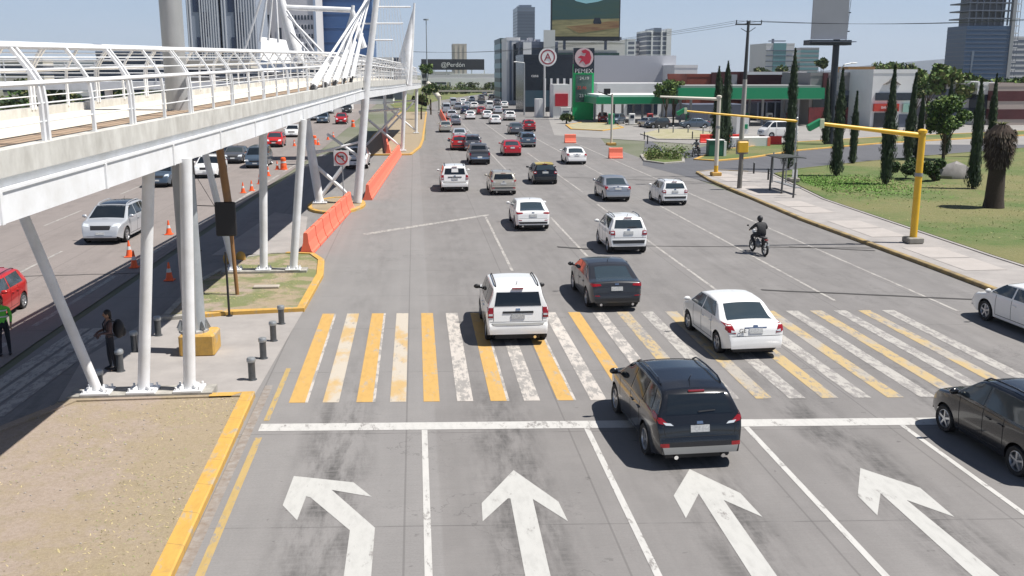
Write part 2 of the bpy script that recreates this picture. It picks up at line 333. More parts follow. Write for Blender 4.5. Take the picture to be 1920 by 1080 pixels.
# right pavement with kerb
KR=[(21.2,-10),(21.3,38),(21.1,52),(21.9,72),(22.6,78),(24.6,79.5),(27,78)]
mb=MB(); 
pw=KR+[(28.4,76.8),(25.9,60),(25.2,40),(25.2,-10)]
island('pavement',pw,.15,PAVE,PAVE,.2)
kerb_line(KR,.22,.15,mat('worn_yellow_kerb',(.42,.30,.12),.85,col2=(.16,.13,.09),scale=1.6),sgn=-1)
mb=MB()
for k in range(24):
    if k%3==2: continue
    y0=12+k*2.8; mb.add([(22.2+(.7 if y0>68 else 0),y0,.121),(24.0+(.7 if y0>68 else 0),y0,.121),(24.0+(.7 if y0>66 else 0),y0+2.6,.121),(22.2+(.7 if y0>66 else 0),y0+2.6,.121)],[[0,1,2,3]])
struct(mb,'pavement_slabs',mat('pale_pavement_slab',(.42,.385,.36),.85,var=.12,scale=1.2))
def lawnmat():
    m=bpy.data.materials.new('lawn_grass'); m.use_nodes=True; s=NB(m); b=s.n.nodes['Principled BSDF']; v=s.node('ShaderNodeTexCoord').outputs['Object']
    a=s.ramp(s.noise(v,.10,5),.38,.62); g=s.ramp(s.noise(v,.5,6,rough=.75),.4,.65); f=s.ramp(s.noise(v,9,5,rough=.8),.35,.7)
    c=s.mix(a,(.20,.185,.075),(.09,.145,.035)); c=s.mix(s.m('MULTIPLY',g,.4),c,(.23,.20,.10)); c=s.mix(s.m('MULTIPLY',f,.45),c,(.05,.08,.02))
    s.L.new(c,b.inputs['Base Color']); b.inputs['Roughness'].default_value=.95
    bp=s.node('ShaderNodeBump'); bp.inputs['Strength'].default_value=.7; bp.inputs['Distance'].default_value=.08
    s.L.new(s.noise(v,6,7,rough=.8),bp.inputs['Height']); s.L.new(bp.outputs[0],b.inputs['Normal']); return m
LAWN=lawnmat()
island('lawn',[(25.4,0),(25.3,40),(26.0,60),(28.6,76.5),G(1500,318),G(1600,307),G(1760,292),G(2100,264),(95,60),(70,0)],.13,LAWN,LAWN,.15)
island('lawn',[G(1345,282),G(1300,300),G(1345,303),G(1410,297),G(1500,283),G(1650,270),G(1900,256),G(2100,245),G(2100,240),G(1900,247),G(1650,258),G(1480,268)],.13,LAWN,YEL,.35)
island('lawn',[G(1200,292),G(1207,303),G(1245,308),G(1284,305),G(1283,297),G(1255,288),G(1215,287)],.14,LAWN,CONC,.25)
island('forecourt_bed',[G(1235,243),G(1200,252),G(1230,262),G(1330,263),G(1345,250),G(1290,243)],.14,mat('pale_bed',(.40,.36,.26),.95,col2=(.28,.27,.14),scale=.6),CONC,.3)
island('median_bed',[G(1060,235),G(1070,243),G(1130,246),G(1170,240),G(1150,232),G(1090,230)],.14,mat('pale_bed',(.4,.36,.26)),YEL,.3)
# green verge far on the left of the avenue
sheet('verge',[[G(798,200),G(812,191),G(850,184),G(905,176),G(945,168),G(945,160),G(780,160),G(770,190)],[(-3,205),(2.2,205),(4,300),(-6,420),(-14,420),(-9,300)]],.02,LAWN)
# ---------------- painted markings ----------------
WP=paint_mat('worn_white_paint',(.50,.49,.47),.43); WP2=paint_mat('faded_white_paint',(.42,.40,.37),.495,under=(.255,.24,.23),scale=4)
YW=paint_mat('worn_yellow_paint',(.52,.32,.10),.43,under=(.36,.31,.25),scale=2); YWM=paint_mat('mixed_yellow_white_paint',(.47,.42,.35),.41,col2=(.48,.33,.15),scale=4)
WPW=paint_mat('very_worn_white_paint',(.50,.46,.42),.495,under=(.28,.265,.25),scale=3.2); YF=paint_mat('faded_yellow_paint',(.45,.335,.165),.46,scale=4,col2=(.36,.33,.29)); ARW=paint_mat('arrow_paint',(.46,.455,.435),.40,scale=2)
def strip(mb,x0,x1,y0,y1,sk=-.07,n=12):
    for k in range(n):
        a=y0+(y1-y0)*k/n; b=y0+(y1-y0)*(k+1)/n
        mb.add([(x0,a+sk*x0,.006),(x1,a+sk*x1,.006),(x1,b+sk*x1,.006),(x0,b+sk*x0,.006)],[[0,1,2,3]])
sets={}
for i in range(24):
    xc=-3.07+.832*i
    if i<5: k='YW' if i%2==0 else 'YWM'
    elif i<12: k='YW' if i%2==0 else 'WPW'
    else: k='YF' if i%2==0 else 'WP2'
    if i in (9,11,7): k='WPW'
    if i in (12,18): k='YF'
    mb=sets.setdefault(k,MB()); hw=.20 if i<12 else .21
    strip(mb,xc-hw,xc+hw,23.32,32.55)
    if i in (0,2,6,8): strip(sets.setdefault('WPW',MB()),xc+hw,xc+hw+.07,23.32,32.55)
for k,mb in sets.items(): struct(mb,'crosswalk',dict(YW=YW,YWM=YWM,WPW=WPW,YF=YF,WP2=WP2)[k])
mb=MB(); strip(mb,-3.72,19,21.35,21.83,n=3)
for a in (0.06,3.78,7.46): strip(mb,a-.065,a+.065,-5,21.34-.07*(a+.065),0,6)
strip(mb,11.1-.06,11.1+.06,14.6,20.56,0,4)
struct(mb,'lane_markings',WP)
mb=MB()
for x,y0,y1 in ((3.85,39.5,55.3),(7.5,42.5,54.5),(7.5,78,100),(11.15,33,60),(11.3,66,100),(14.85,33,62),(14.85,70,130),(18.4,31,66),(18.4,74,120),(7.5,110,160),(11.1,110,160)): strip(mb,x-.06,x+.06,y0,y1,0,8)
mb.add([(*G(680,438),.006),(*G(684,441),.006),(*G(919,404),.006),(*G(915,402),.006)],[[0,1,2,3]])
struct(mb,'lane_markings',WP2)
mb=MB()
for p in ([(551,893),(530,948),(557,976),(574,931),(582,933),(656,995),(643,1092),(695,1092),(703,990),(622,919),(697,932),(663,905),(590,897)],
 [(963,882),(903,944),(905,978),(952,935),(957,935),(987,1092),(1035,1092),(999,936),(1065,978),(1047,941)],
 [(1293,880),(1263,930),(1286,972),(1310,926),(1416,1092),(1465,1092),(1357,938),(1430,970),(1388,925)],
 [(1613,878),(1608,930),(1645,967),(1651,925),(1836,1092),(1888,1092),(1700,938),(1790,970),(1725,915)]):
    q=[G(*t) for t in p]; ar=sum(q[i][0]*q[(i+1)%len(q)][1]-q[(i+1)%len(q)][0]*q[i][1] for i in range(len(q)))
    if ar<0: q=q[::-1]
    mb.add([(x,y,.006) for x,y in q],[list(range(len(q)))])
struct(mb,'lane_arrows',ARW)
mb=MB(); strip(mb,-3.72,-3.57,4,21.2,0,5); strip(mb,-3.7,-3.57,22.3,26.5,0,5); struct(mb,'edge_line',paint_mat('edge_line_paint',(.42,.30,.12),.44,scale=6))
GUT=mat('gutter_dirt',(.20,.16,.13),.95,col2=(.3,.28,.26),scale=5)
mb=MB(); strip(mb,-4.05,-3.85,2,25,0,4); struct(mb,'gutter',GUT)
mb=MB()
for k in range(9):
    y0=12+k*10; mb.add([(-12.55+.03*(y0-30),y0,.010),(-12.35+.03*(y0-30),y0,.010),(-12.35+.03*(y0+8-30),y0+8,.010),(-12.55+.03*(y0+8-30),y0+8,.010)],[[0,1,2,3]])
for k in range(3): mb.add([(-11.0+.5*k-.3,24-k*.4,.010),(-10.6+.5*k-.3,24-k*.4,.010),(-10.2+.5*k-.3,31.5,.010),(-10.6+.5*k-.3,31.5,.010)],[[0,1,2,3]])
for x in (-16.3,-19.9): 
    for k in range(8): mb.add([(x,40+k*14,.010),(x+.12,40+k*14,.010),(x+.12,46+k*14,.010),(x,46+k*14,.010)],[[0,1,2,3]])
struct(mb,'lane_markings',WP2)
# tar seams across the road, with the gantry arm's shadow painted as one strip
TAR_SHADOW=mat('tar_seam_arm_shadow',(.05,.047,.045),.8)
mb=MB()
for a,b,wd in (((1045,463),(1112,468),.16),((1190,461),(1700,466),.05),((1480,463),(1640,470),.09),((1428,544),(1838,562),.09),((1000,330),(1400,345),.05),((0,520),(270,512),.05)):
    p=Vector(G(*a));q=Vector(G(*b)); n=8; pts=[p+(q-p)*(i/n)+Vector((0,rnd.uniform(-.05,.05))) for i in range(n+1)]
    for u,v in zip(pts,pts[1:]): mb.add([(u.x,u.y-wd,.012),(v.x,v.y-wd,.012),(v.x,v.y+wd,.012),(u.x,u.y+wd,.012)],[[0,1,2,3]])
struct(mb,'tar_seam_arm_shadow',TAR_SHADOW)
# ---------------- the footbridge ----------------
EP=[(5,-6.9),(15,-6.2),(24.3,-5.55),(40,-4.45),(61,-3.05),(80,-1.8),(100,-.75),(120,.2),(140,.9)]
FP=[(5,6.70),(15,6.85),(61,7.54),(80,7.42),(100,7.35),(140,7.0)]
def lerp(P,y):
    if y<=P[0][0]: return P[0][1]
    for (a,b),(c,d) in zip(P,P[1:]):
        if y<=c: return b+(d-b)*(y-a)/(c-a)
    return P[-1][1]
def BE(y): return lerp(EP,y)
def BF(y): return lerp(FP,y)
YS=[5+2.5*i for i in range(55)]
bridge=thing('footbridge','long white steel footbridge with curved railings on slanted columns over the median','footbridge',(-6,0,0))
BO=Vector((-6,0,0))
def bsweep(name,x0,x1,z0,z1,m,ys=YS):
    mb=MB(); vs=[];fs=[]
    for y in ys:
        e=BE(y)+6; f=BF(y); vs+=[(e+x0,y,f+z0),(e+x1,y,f+z0),(e+x1,y,f+z1),(e+x0,y,f+z1)]
    n=len(ys)
    for i in range(n-1):
        for k in range(4): l=(k+1)%4; fs.append([i*4+k,i*4+l,i*4+4+l,i*4+4+k])
    fs+=[[0,1,2,3][::-1],[4*(n-1)+k for k in range(4)]]
    mb.add(vs,fs)
    o=mb.build(name,m,bridge); recalc(o); return o
bsweep('girder',-.28,0,-1.08,-.60,WHITE); bsweep('girder',-4.1,-3.85,-1.08,-.52,WHITE); bsweep('web',-.26,-.09,-.597,-.403,WHITE)
bsweep('girder_flange',-.14,.03,-.60,-.56,WHITE)
STN=mat('stained_concrete',(.62,.61,.57),.9,col2=(.42,.405,.37),scale=2.2,stretch=(1,1,.5),bump=.2)
bsweep('parapet_kerb',-.30,.0,-.40,0,STN); bsweep('parapet_kerb',-4.15,-3.9,-.40,.14,STN)
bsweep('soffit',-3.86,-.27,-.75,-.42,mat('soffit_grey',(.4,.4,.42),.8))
bsweep('deck_floor',-3.91,-1.45,-.42,-.07,mat('cream_deck',(.78,.70,.58),.7,col2=(.72,.65,.54),scale=.6))
bsweep('deck_edge_strip',-1.45,-.29,-.42,-.065,mat('tan_deck_edge',(.40,.29,.20),.8,var=.2,scale=2))
for s0,lean in ((0,-1),(-4.02,1)):
    for hh,th,ln in ((1.55,.062,.42),(.95,.045,0.02),(1.36,.014,.30),(1.16,.014,.15),(.62,.014,0),(.32,.014,0)):
        mb=MB(); pts=[(BE(y)+6+s0-.12*(1 if s0==0 else -1)+lean*ln,y,BF(y)+hh+(.1 if s0 else 0)) for y in YS]; mb.path(pts,th,6); mb.build('handrail' if th>.05 else 'rail_bar',WHITE,bridge,smooth=True)
    y=6.9; k=0
    while y<128:
        big=(k%2==1)
        for dy in ((-.09,.09) if (big and y<45) else (0,)):
            yy=y+dy; e=BE(yy)+6+s0-.12*(1 if s0==0 else -1); f=BF(yy)+(.1 if s0 else 0); r=.035 if y<50 else .04
            mb=MB()
            for (xa,za),(xb,zb) in zip([(0,0),(0,.62),(lean*.03,.95),(lean*.16,1.18),(lean*.42,1.55)],[(0,.62),(lean*.03,.95),(lean*.16,1.18),(lean*.42,1.55),(lean*.42,1.55)][:4]):
                mb.bar((e+xa,yy,f+za),(e+xb,yy,f+zb),.055,.09,(0,1,0))
            mb.build('rail_post',WHITE,bridge)
        if y<60 and s0==0:
            mb=MB(); e=BE(y)+6; f=BF(y)
            if k%2==0: mb.span(e-.02,e+.035,y-.05,y+.05,f-1.08,f-.60); mb.build('stiffener',WHITE,bridge)
        y+=2.075; k+=1
    # supports
def col(p0,p1,r,pl=.35,name='column'):
    c=MB(); c.tube(Vector(p0)-BO,Vector(p1)-BO,r,r,16); o=c.build(name,WHITE,bridge,smooth=True)
    if pl:
        q=Vector(p0)-BO; b=MB(); b.box((q.x,q.y,q.z+.03),(pl*2,pl*1.7,.06),bev=.01)
        for a in (-1,1):
            for d in (-1,1): b.tube((q.x+a*pl*.8,q.y+d*pl*.65,q.z+.06),(q.x+a*pl*.8,q.y+d*pl*.65,q.z+.14),.03,.03,6)
        for a in range(4):
            t=math.pi/4+a*math.pi/2; b.bar((q.x+math.cos(t)*r,q.y+math.sin(t)*r,q.z+.12),(q.x+math.cos(t)*pl*.75,q.y+math.sin(t)*pl*.75,q.z+.07),.02,.12)
        b.build('base_plate',WHITE,bridge)
    return o
def foot(x0,x1,y,h=.14):
    mb=MB(); mb.span(x0-BO.x,x1-BO.x,y-.35,y+.35,0,h); mb.build('footing',CONC,bridge)
foot(-8.7,-5.2,24.3,.20); foot(-7.9,-4.5,39.75,.2)
col((-8.03,24.25,.2),(-9.55,24.25,5.3),.125); col((-6.93,24.25,.2),(-6.35,24.25,6.0),.145); col((-5.8,24.25,.2),(-5.5,24.25,6.0),.15)
col((-7.42,39.8,.2),(-8.5,39.8,6.2),.13,.3); col((-6.24,39.75,.2),(-5.95,39.7,6.2),.16,.3); col((-5.05,39.65,.2),(-4.4,39.7,6.2),.16,.3)
col((-5.97,61,.16),(-6.75,61,6.5),.27,.45); 
mb=MB(); mb.tube(Vector((-3.67,61,.16))-BO,Vector((-2.86,61,7.5))-BO,.27,.22,16); mb.tube(Vector((-2.86,61,7.5))-BO,Vector((-1.35,61,17.5))-BO,.22,.13,16); mb.build('mast',WHITE,bridge,smooth=True)
def brace(a,b,r=.12):
    mb=MB(); mb.tube(Vector(a)-BO,Vector(b)-BO,r,r,10); mb.build('brace',WHITE,bridge,smooth=True)
brace((-5.9,61,.5),(-4.0,61,3.0)); brace((-6.3,61,2.6),(-3.9,61,.35)); brace((-6.4,61,3.1),(-3.3,61,3.9),.07); brace((-3.4,61,2.9),(-5.5,63,4.2),.09); brace((-4.9,61,3.35),(-6.5,61,3.3),.07)
for yy,xa,xb in ((102,-1.4,-1.0),(132,.05,.45)):
    col((xa,yy,.16),(BE(yy)-.35,yy,6.4),.2,.4); col((xa-3.9,yy,.16),(BE(yy)-4.6,yy,6.4),.2,.4)
    brace((xa-3.8,yy,.6),(xa-.2,yy,4.2)); brace((xa-.2,yy,.6),(xa-4.2,yy,4.0)); brace((xa-4.3,yy,4.1),(xa,yy,4.4))
for k in range(5):
    mb=MB(); y=56-3.2*k; mb.tube((-1.6+6,61,15.8-.5*k),(BE(y)+6-.14,y,BF(y)+.25),.06,.06,8)
    mb.build('stay_cable',WHITE,bridge,smooth=True)
    q=Vector((BE(y)+6-.14,y,BF(y))); t=Vector((4.4,61,15.8-.5*k)); d=(t-q).normalized()
    mb=MB(); mb.tube(q+d*.35,q+d*3.2,.15,.09,10); mb.build('cable_sleeve',WHITE,bridge,smooth=True)
    mb=MB(); mb.bar(q,q+d*.4,.12,.16); mb.build('cable_anchor',BLK,bridge)
def AX(px,py,Y): x,z=AT(px,py,Y); return Vector((x,Y,z))-BO
for (a,b) in (((703,13),(770,13)),((672,44),(756,44)),((701,75),(737,75))):
    mb=MB(); mb.tube(AX(*a,61),AX(*b,61),.05,.05,8); mb.build('spreader',WHITE,bridge,smooth=True)
for k in range(9):
    mb=MB(); x=706+4.6*k; mb.tube(AX(x,-60+4*k,61),AX(712+7*k,150,75+4*k),.012,.012,5); mb.build('hanger_cable',WHITE,bridge)
fa,fd=AX(777,6,100),AX(767,160,100); mb=MB(); mb.tube(fd,fa,.30,.10,10); mb.build('fin_mast',WHITE,bridge,smooth=True)
for k in range(11):
    t=k/10; mb=MB(); mb.tube(fa.lerp(fd,.03+.04*k),AX(738+2.6*k,146+1.2*k,100-3*k/10),.05,.05,5); mb.build('hanger_cable',WHITE,bridge)
mb=MB() # fin
A,Bq,D=AX(777,6,100),AX(738,150,100),AX(768,163,100)
mb.add([A+Vector((0,.2,0)),Bq+Vector((0,.2,0)),D+Vector((0,.2,0)),A-Vector((0,.2,0)),Bq-Vector((0,.2,0)),D-Vector((0,.2,0))],[[0,2,1],[3,4,5],[0,1,4,3],[1,2,5,4],[2,0,3,5]]); pass
# second pylon: frame, cables and solid wedge panel on the span that crosses the left carriageway
mb=MB()
def AX2(px,py,Y=92): return AX(px,py,Y)
mb.tube(AX2(563,120),AX2(547,75),.62,.5,12); mb.tube(AX2(547,75),AX2(524,-10),.5,.36,12); mb.tube(AX2(524,-10),AX2(508,-75),.36,.2,12); mb.build('pylon_leg',WHITE,bridge,smooth=True)
mb=MB(); mb.tube(AX2(538,14),AX2(662,19),.24,.24,10); mb.build('crossbeam',WHITE,bridge,smooth=True)
mb=MB(); mb.tube(AX2(662,10,88),AX2(652,110,88),.15,.32,10); mb.tube(AX2(660,20,88),AX2(682,90,88),.22,.3,10); mb.tube(AX2(658,30,88),AX2(628,140,88),.10,.3,10); mb.build('pylon_leg',WHITE,bridge,smooth=True)
for (a,b) in (((492,-10),(458,96)),((501,-10),(487,78)),((511,-10),(503,76)),((517,-10),(522,80)),((540,30),(605,98)),((538,20),(588,96)),((545,60),(628,150))):
    mb=MB(); mb.tube(AX2(*a,91),AX2(*b,91),.12,.12,6); mb.build('stay_cable',WHITE,bridge)
mb=MB(); pz=[AX2(480,67),AX2(560,77),AX2(572,100),AX2(576,135),AX2(488,135)]
pz=[p+Vector((0,3.5 if i<2 else 0,0)) for i,p in enumerate(pz)]; mb.add([p+Vector((0,.3,0)) for p in pz]+[p-Vector((0,.3,0)) for p in pz],[[0,1,2,3,4][::-1],[5,6,7,8,9]]+[[i,(i+1)%5,5+(i+1)%5,5+i] for i in range(5)]); mb.build('wedge_panel',WHITE,bridge)
# crossing span over the left carriageway
mb=MB(); mb.span(-45+6,-3+6,93,97,6.5,7.2); mb.build('cross_span',WHITE,bridge)
for hh in (7.6,7.95,8.3,8.65,9.1):
    mb=MB(); mb.tube((-39,93,hh),(2.5,93,hh),.05,.05,6); mb.build('rail_bar',WHITE,bridge)
for k in range(16):
    mb=MB(); mb.bar((-38+2.6*k,93,7.2),(-38+2.6*k,93,9.1),.08,.08); mb.build('rail_post',WHITE,bridge)
for x in (-34,-22): mb=MB(); mb.tube((x,95,0),(x,95,6.5),.35,.35,12); mb.build('column',WHITE,bridge,smooth=True)
# ---------------- cars ----------------
def lin(P,y):
    if y<=P[0][0]: return P[0][1]
    for (a,b),(c,d) in zip(P,P[1:]):
        if y<=c: return b+(d-b)*(y-a)/max(1e-6,c-a)
    return P[-1][1]
TYRE=mat('tyre_rubber',(.02,.02,.021),.8); RIM=mat('alloy_rim',(.55,.56,.58),.3,metal=.8); TL=mat('tail_light_red',(.28,.008,.012),.12,coat=.6)
HLM=mat('headlight_glass',(.62,.66,.7),.1,coat=.8); CHR=mat('chrome',(.75,.75,.76),.15,metal=1); PLT=mat('licence_plate',(.62,.63,.62),.5,col2=(.35,.36,.37),scale=25)
SEAM=mat('panel_gap',(.015,.015,.017),.7); TRIM=mat('grey_trim',(.30,.30,.29),.45); INTG=mat('clear_car_glass',(.035,.05,.06),.06,spec=.9)
def paint(n,c,metal=0,rough=.28): return mat('car_paint_'+n,c,rough,metal=metal,coat=.8,var=.03,scale=.7)
REFW=mat('paper_white',(.7,.7,.7),.6); PW=paint('white',(.84,.84,.83)); PB=paint('black',(.010,.011,.014),0,.2); PG=paint('dark_grey',(.035,.036,.04),.3); PS=paint('silver',(.42,.44,.47),.6); PR=paint('red',(.42,.012,.018)); 
PBR=paint('bright_red',(.52,.02,.015)); PBL=paint('blue_grey',(.10,.14,.19),.4); PBG=paint('beige',(.45,.42,.36),.3); PMG=paint('mid_grey',(.12,.125,.14),.4); PNV=paint('navy',(.02,.04,.10),.3); PYE=paint('taxi_yellow',(.72,.52,.03)); PLB=paint('pale_grey',(.55,.57,.6),.3)
WHEELS={}
def wheel_meshes(r,w,spokes=5):
    key=(r,w,spokes)
    if key in WHEELS: return WHEELS[key]
    t=MB(); h=w/2; t.lathe([(r*.66,-h*.8),(r*.93,-h),(r*.985,-h*.75),(r,-h*.3),(r,h*.3),(r*.985,h*.75),(r*.93,h),(r*.66,h*.8)],axis='X',n=24)
    to=t.build('tyre',TYRE,smooth=True)
    q=MB(); q.lathe([(r*.67,-h*.7),(r*.67,h*.82),(r*.63,h*.86),(r*.60,h*.62)],axis='X',n=24)
    q.lathe([(.001,h*.2),(r*.6,h*.2)],axis='X',n=20); q.lathe([(.001,h*.86),(r*.12,h*.84),(r*.15,h*.5)],axis='X',n=12)
    for k in range(spokes):
        a=2*math.pi*k/spokes; M=Matrix.Rotation(a,4,'X'); q.box((h*.66,0,r*.38),(h*.3,r*.15,r*.56),M)
    ro=q.build('rim',RIM,smooth=True)
    d=(to.data,ro.data); bpy.data.objects.remove(to); bpy.data.objects.remove(ro); WHEELS[key]=d; return d
def car_body(S):
    L,W,prof,belt=S['L'],S['W'],S['prof'],S['belt']; sill=S.get('sill',.24); r=S.get('r',.33); ax=S['ax']; Ra=r+.065
    tum=S.get('tum',.36); re,fe=S.get('re',.12),S.get('fe',.20)
    def top(y): return sum(lin(prof,y+d) for d in (-.05,-.02,0,.02,.05))/5 if .1<y<L-.1 else sum(lin(prof,y+d) for d in (-.012,0,.012))/3
    def bot(y):
        z=sill+ (.16*max(0,(y-(L-.45))/.45)) + .13*max(0,(.45-y)/.45)
        for a in ax:
            if abs(y-a)<Ra: z=max(z,r+math.sqrt(max(0,Ra*Ra-(y-a)**2))*1.0)
        return z
    def sidex(y,z):
        p=1.0
        if y<.5: p-=re*((.5-y)/.5)**2.4
        if y>L-.95: p-=fe*((y-(L-.95))/.95)**2.3
        wd=W/2*p; zm=belt-.2
        if z<zm: wd*=1-.06*((zm-z)/(zm-.15))**2
        elif z<=belt: wd*=1-.02*((z-zm)/.2)**2
        else:
            wd=wd*.98-(z-belt)*tum - .05*max(0,(z-belt))**2
            yc=L*.46; wd*=1-.045*max(0,abs(y-yc)/(L*.3))**2*min(1,(z-belt)*3)
        return wd
    ys=set([0,.006,.015,.03,.05,.08,.12,.16,L,L-.006,L-.015,L-.03,L-.05,L-.08,L-.12,L-.16])
    k=.2
    while k<L-.18: ys.add(round(k,3)); k+=.075
    for p,_ in prof:
        if 0<p<L: ys.add(p)
    for a in ax:
        for q in range(13): ys.add(a+Ra*math.cos(math.pi*q/12)*.9999)
        ys.add(a+Ra+.002); ys.add(a-Ra-.002)
    ys=sorted(ys); ys=[y for i,y in enumerate(ys) if i==0 or y-ys[i-1]>.0015]
    mb=MB(); rows=[]
    for y in ys:
        zt=top(y); zb=min(bot(y),zt-.12); rr=min(S.get('sr',.09),(zt-zb)*.35); zs=zt-rr-.02; half=[]
        b2=min(belt,zs)
        for i in range(7): z=zb+(b2-zb)*i/6; half.append((sidex(y,z),z))
        for i in range(1,5): z=b2+(max(zs,b2)-b2)*i/4+1e-4*i; half.append((sidex(y,z),z))
        xs,zz=half[-1]; cr=.035+ .0*y
        for i in range(1,5):
            t=math.pi/2*i/4; half.append((xs-rr*1.15*(1-math.cos(t)),zz+(zt-cr-zz)*math.sin(t)))
        xe=half[-1][0]
        for i in range(1,6): x=xe*(1-i/5); half.append((x,zt-cr*(x/xe)**2))
        rows.append([(x,y-L/2,z) for x,z in half]+[(-x,y-L/2,z) for x,z in half[-2::-1]])
    n=len(rows[0])
    for rw in rows: mb.v+=rw
    for j in range(len(rows)-1):
        for i in range(n-1): mb.f.append([j*n+i,(j+1)*n+i,(j+1)*n+i+1,j*n+i+1])
    mb.f.append([i for i in range(n)]); mb.f.append([(len(rows)-1)*n+i for i in range(n)][::-1]); mb.mi=[0]*len(mb.f)
    return mb,top,ys,sidex
class Car:
    def __init__(s,name,S,paintm,label='',cat='car',roofm=None,glass=GLASS):
        s.S=S; L,W=S['L'],S['W']; s.root=thing(name,label,cat); s.p=paintm
        mb,s.top,ys,s.sx=car_body(S); s.bvh=BVHTree.FromPolygons([Vector(v) for v in mb.v],mb.f); s.L=L; s.W=W
        mb.build('body',paintm,s.root,smooth=True,ang=40)
        u=MB(); u.span(-W/2+.27,W/2-.27,-L/2+.25,L/2-.25,.17,.62); u.span(-W/2+.1,W/2-.1,-L/2+S['ax'][0]+.45,-L/2+S['ax'][1]-.45,.20,.45); u.build('underbody',BLK,s.root)
        prof=S['prof']; zr=max(z for _,z in prof); belt=S['belt']
        def inv(z,front):
            y=L/2 if 1 else 0; yy=L*.5
            while 0<yy<L and s.top(yy)>z: yy+= .01 if front else -.01
            return yy
        s.inv=inv
        zt=zr-.10
        # windscreen and rear window hug the body
        yb=inv(belt+.05,True); yt=inv(zt+.02,True); s.top_patch('windscreen',glass,[(yt+.02,W/2-.30),(yb-.02,W/2-.16)])
        rw=S['rw']  # rear window (z0,z1,w0,w1,mode)
        if rw[4]=='rear': s.rear_patch('rear_window',glass,[(-rw[2],rw[0]),(rw[2],rw[0]),(rw[3],rw[1]),(-rw[3],rw[1])],nx=12,nz=8)
        else:
            a=inv(rw[0],False); b=inv(rw[1],False); s.top_patch('rear_window',glass,[(a,rw[2]),(b,rw[3])])
        # side glass
        z0,z1=belt+.045,zt-.015; Ab,At=inv(z0,True)-S.get('ab',.22),inv(z1,True)-.12; Cb,Ct=S['c0'],S['c1']; B=S['B']
        wins=[[(B+.04,z0),(Ab,z0),(At,z1),(B+.02,z1)]]
        if 'Q' in S: Q=S['Q']; wins.append([(Q+.04,z0),(B-.05,z0),(B-.06,z1),(Q+.02,z1)]); wins.append([(Cb,z0+.05),(Q-.04,z0),(Q-.06,z1),(Ct,z1)])
        else: wins.append([(Cb,z0),(B-.05,z0),(B-.06,z1),(Ct,z1)])
        for wq in wins:
            for sd in (1,-1): s.side_patch('side_window',glass,wq,sd)
        # panel gaps (doors)
        g=MB(); ax=S['ax']
        for sd in (1,-1):
            for yy in (ax[1]-.52,B,max(ax[0]+.45,Cb+.25)): s.side_patch('',None,[(yy-.008,.34),(yy+.008,.34),(yy+.008,belt),(yy-.008,belt)],sd,mb=g,o=.003,nx=1)
            s.side_patch('',None,[(ax[0]+.45,.335),(ax[1]-.52,.335),(ax[1]-.52,.35),(ax[0]+.45,.35)],sd,mb=g,o=.003,nz=1)
        g.build('door_gap',SEAM,s.root)
        h=MB()
        for sd in (1,-1):
            for yy in (B-.22,max(ax[0]+.5,Cb+.28)+ -.02): 
                x=s.sx(yy+.05,belt-.16); h.box((sd*(x+.015),yy-L/2+.05,belt-.15),(.03,.17,.03))
        h.build('door_handle',paintm,s.root)
        for sd in (1,-1):
            m=MB(); x=s.sx(Ab-.05,belt); m.ell((sd*(x+.13),Ab-L/2-.02,belt+.10),(.11,.06,.075),10,6); m.box((sd*(x+.02),Ab-L/2,belt+.05),(.12,.06,.04)); m.build('mirror',S.get('mirror',paintm),s.root,smooth=True)
        r=S.get('r',.33); ty,rm=wheel_meshes(r,.22,S.get('spokes',5))
        for a in ax:
            for sd in (1,-1):
                x=s.sx(a,r+.2)-.10; wo=bpy.data.objects.new('wheel',ty); wo.name='tyre'
                e=bpy.data.objects.new('wheel',None); C.objects.link(e); e.parent=s.root; e.location=(sd*x,a-L/2,r); e.rotation_euler=(0,0,0 if sd>0 else math.pi); e.empty_display_size=.1
                C.objects.link(wo); wo.parent=e; q=bpy.data.objects.new('rim',rm); C.objects.link(q); q.parent=e
    def _patch(s,name,m,grid,cast,o,mb,nx,nz):
        out=MB() if mb is None else mb; b=len(out.v); P=[]
        for row in grid:
            for org in row:
                h,nrm,_,_=s.bvh.ray_cast(Vector(org),Vector(cast))
                if h is None: h,nrm,_,_=s.bvh.find_nearest(Vector(org)+Vector(cast)*2)
                if nrm.dot(Vector(cast))>0: nrm=-nrm
                P.append((h,nrm))
        vs=[tuple(h+nn*o) for h,nn in P]; W_=nx+1
        fs=[[j*W_+i,j*W_+i+1,(j+1)*W_+i+1,(j+1)*W_+i] for j in range(nz) for i in range(nx)]
        rim=[i for i in range(W_)]+[j*W_+nx for j in range(1,nz+1)]+[nz*W_+i for i in range(nx-1,-1,-1)]+[j*W_ for j in range(nz-1,0,-1)]
        k0=len(vs); vs+=[tuple(P[i][0]-P[i][1]*.02) for i in rim]; n=len(rim)
        fs+=[[rim[i],k0+i,k0+(i+1)%n,rim[(i+1)%n]] for i in range(n)]
        # orient
        a,b_,c=Vector(vs[fs[0][0]]),Vector(vs[fs[0][1]]),Vector(vs[fs[0][2]])
        if (b_-a).cross(c-b_).dot(Vector(cast))>0: fs=[f[::-1] for f in fs]
        out.add(vs,fs)
        if mb is None: return out.build(name,m,s.root,smooth=True,ang=50)
    def quad(s,q,nx,nz,f):
        g=[]
        for j in range(nz+1):
            v=j/nz; row=[]
            for i in range(nx+1):
                u=i/nx; a=[q[0][k]*(1-u)+q[1][k]*u for k in (0,1)]; b=[q[3][k]*(1-u)+q[2][k]*u for k in (0,1)]
                row.append(f(a[0]*(1-v)+b[0]*v,a[1]*(1-v)+b[1]*v))
            g.append(row)
        return g
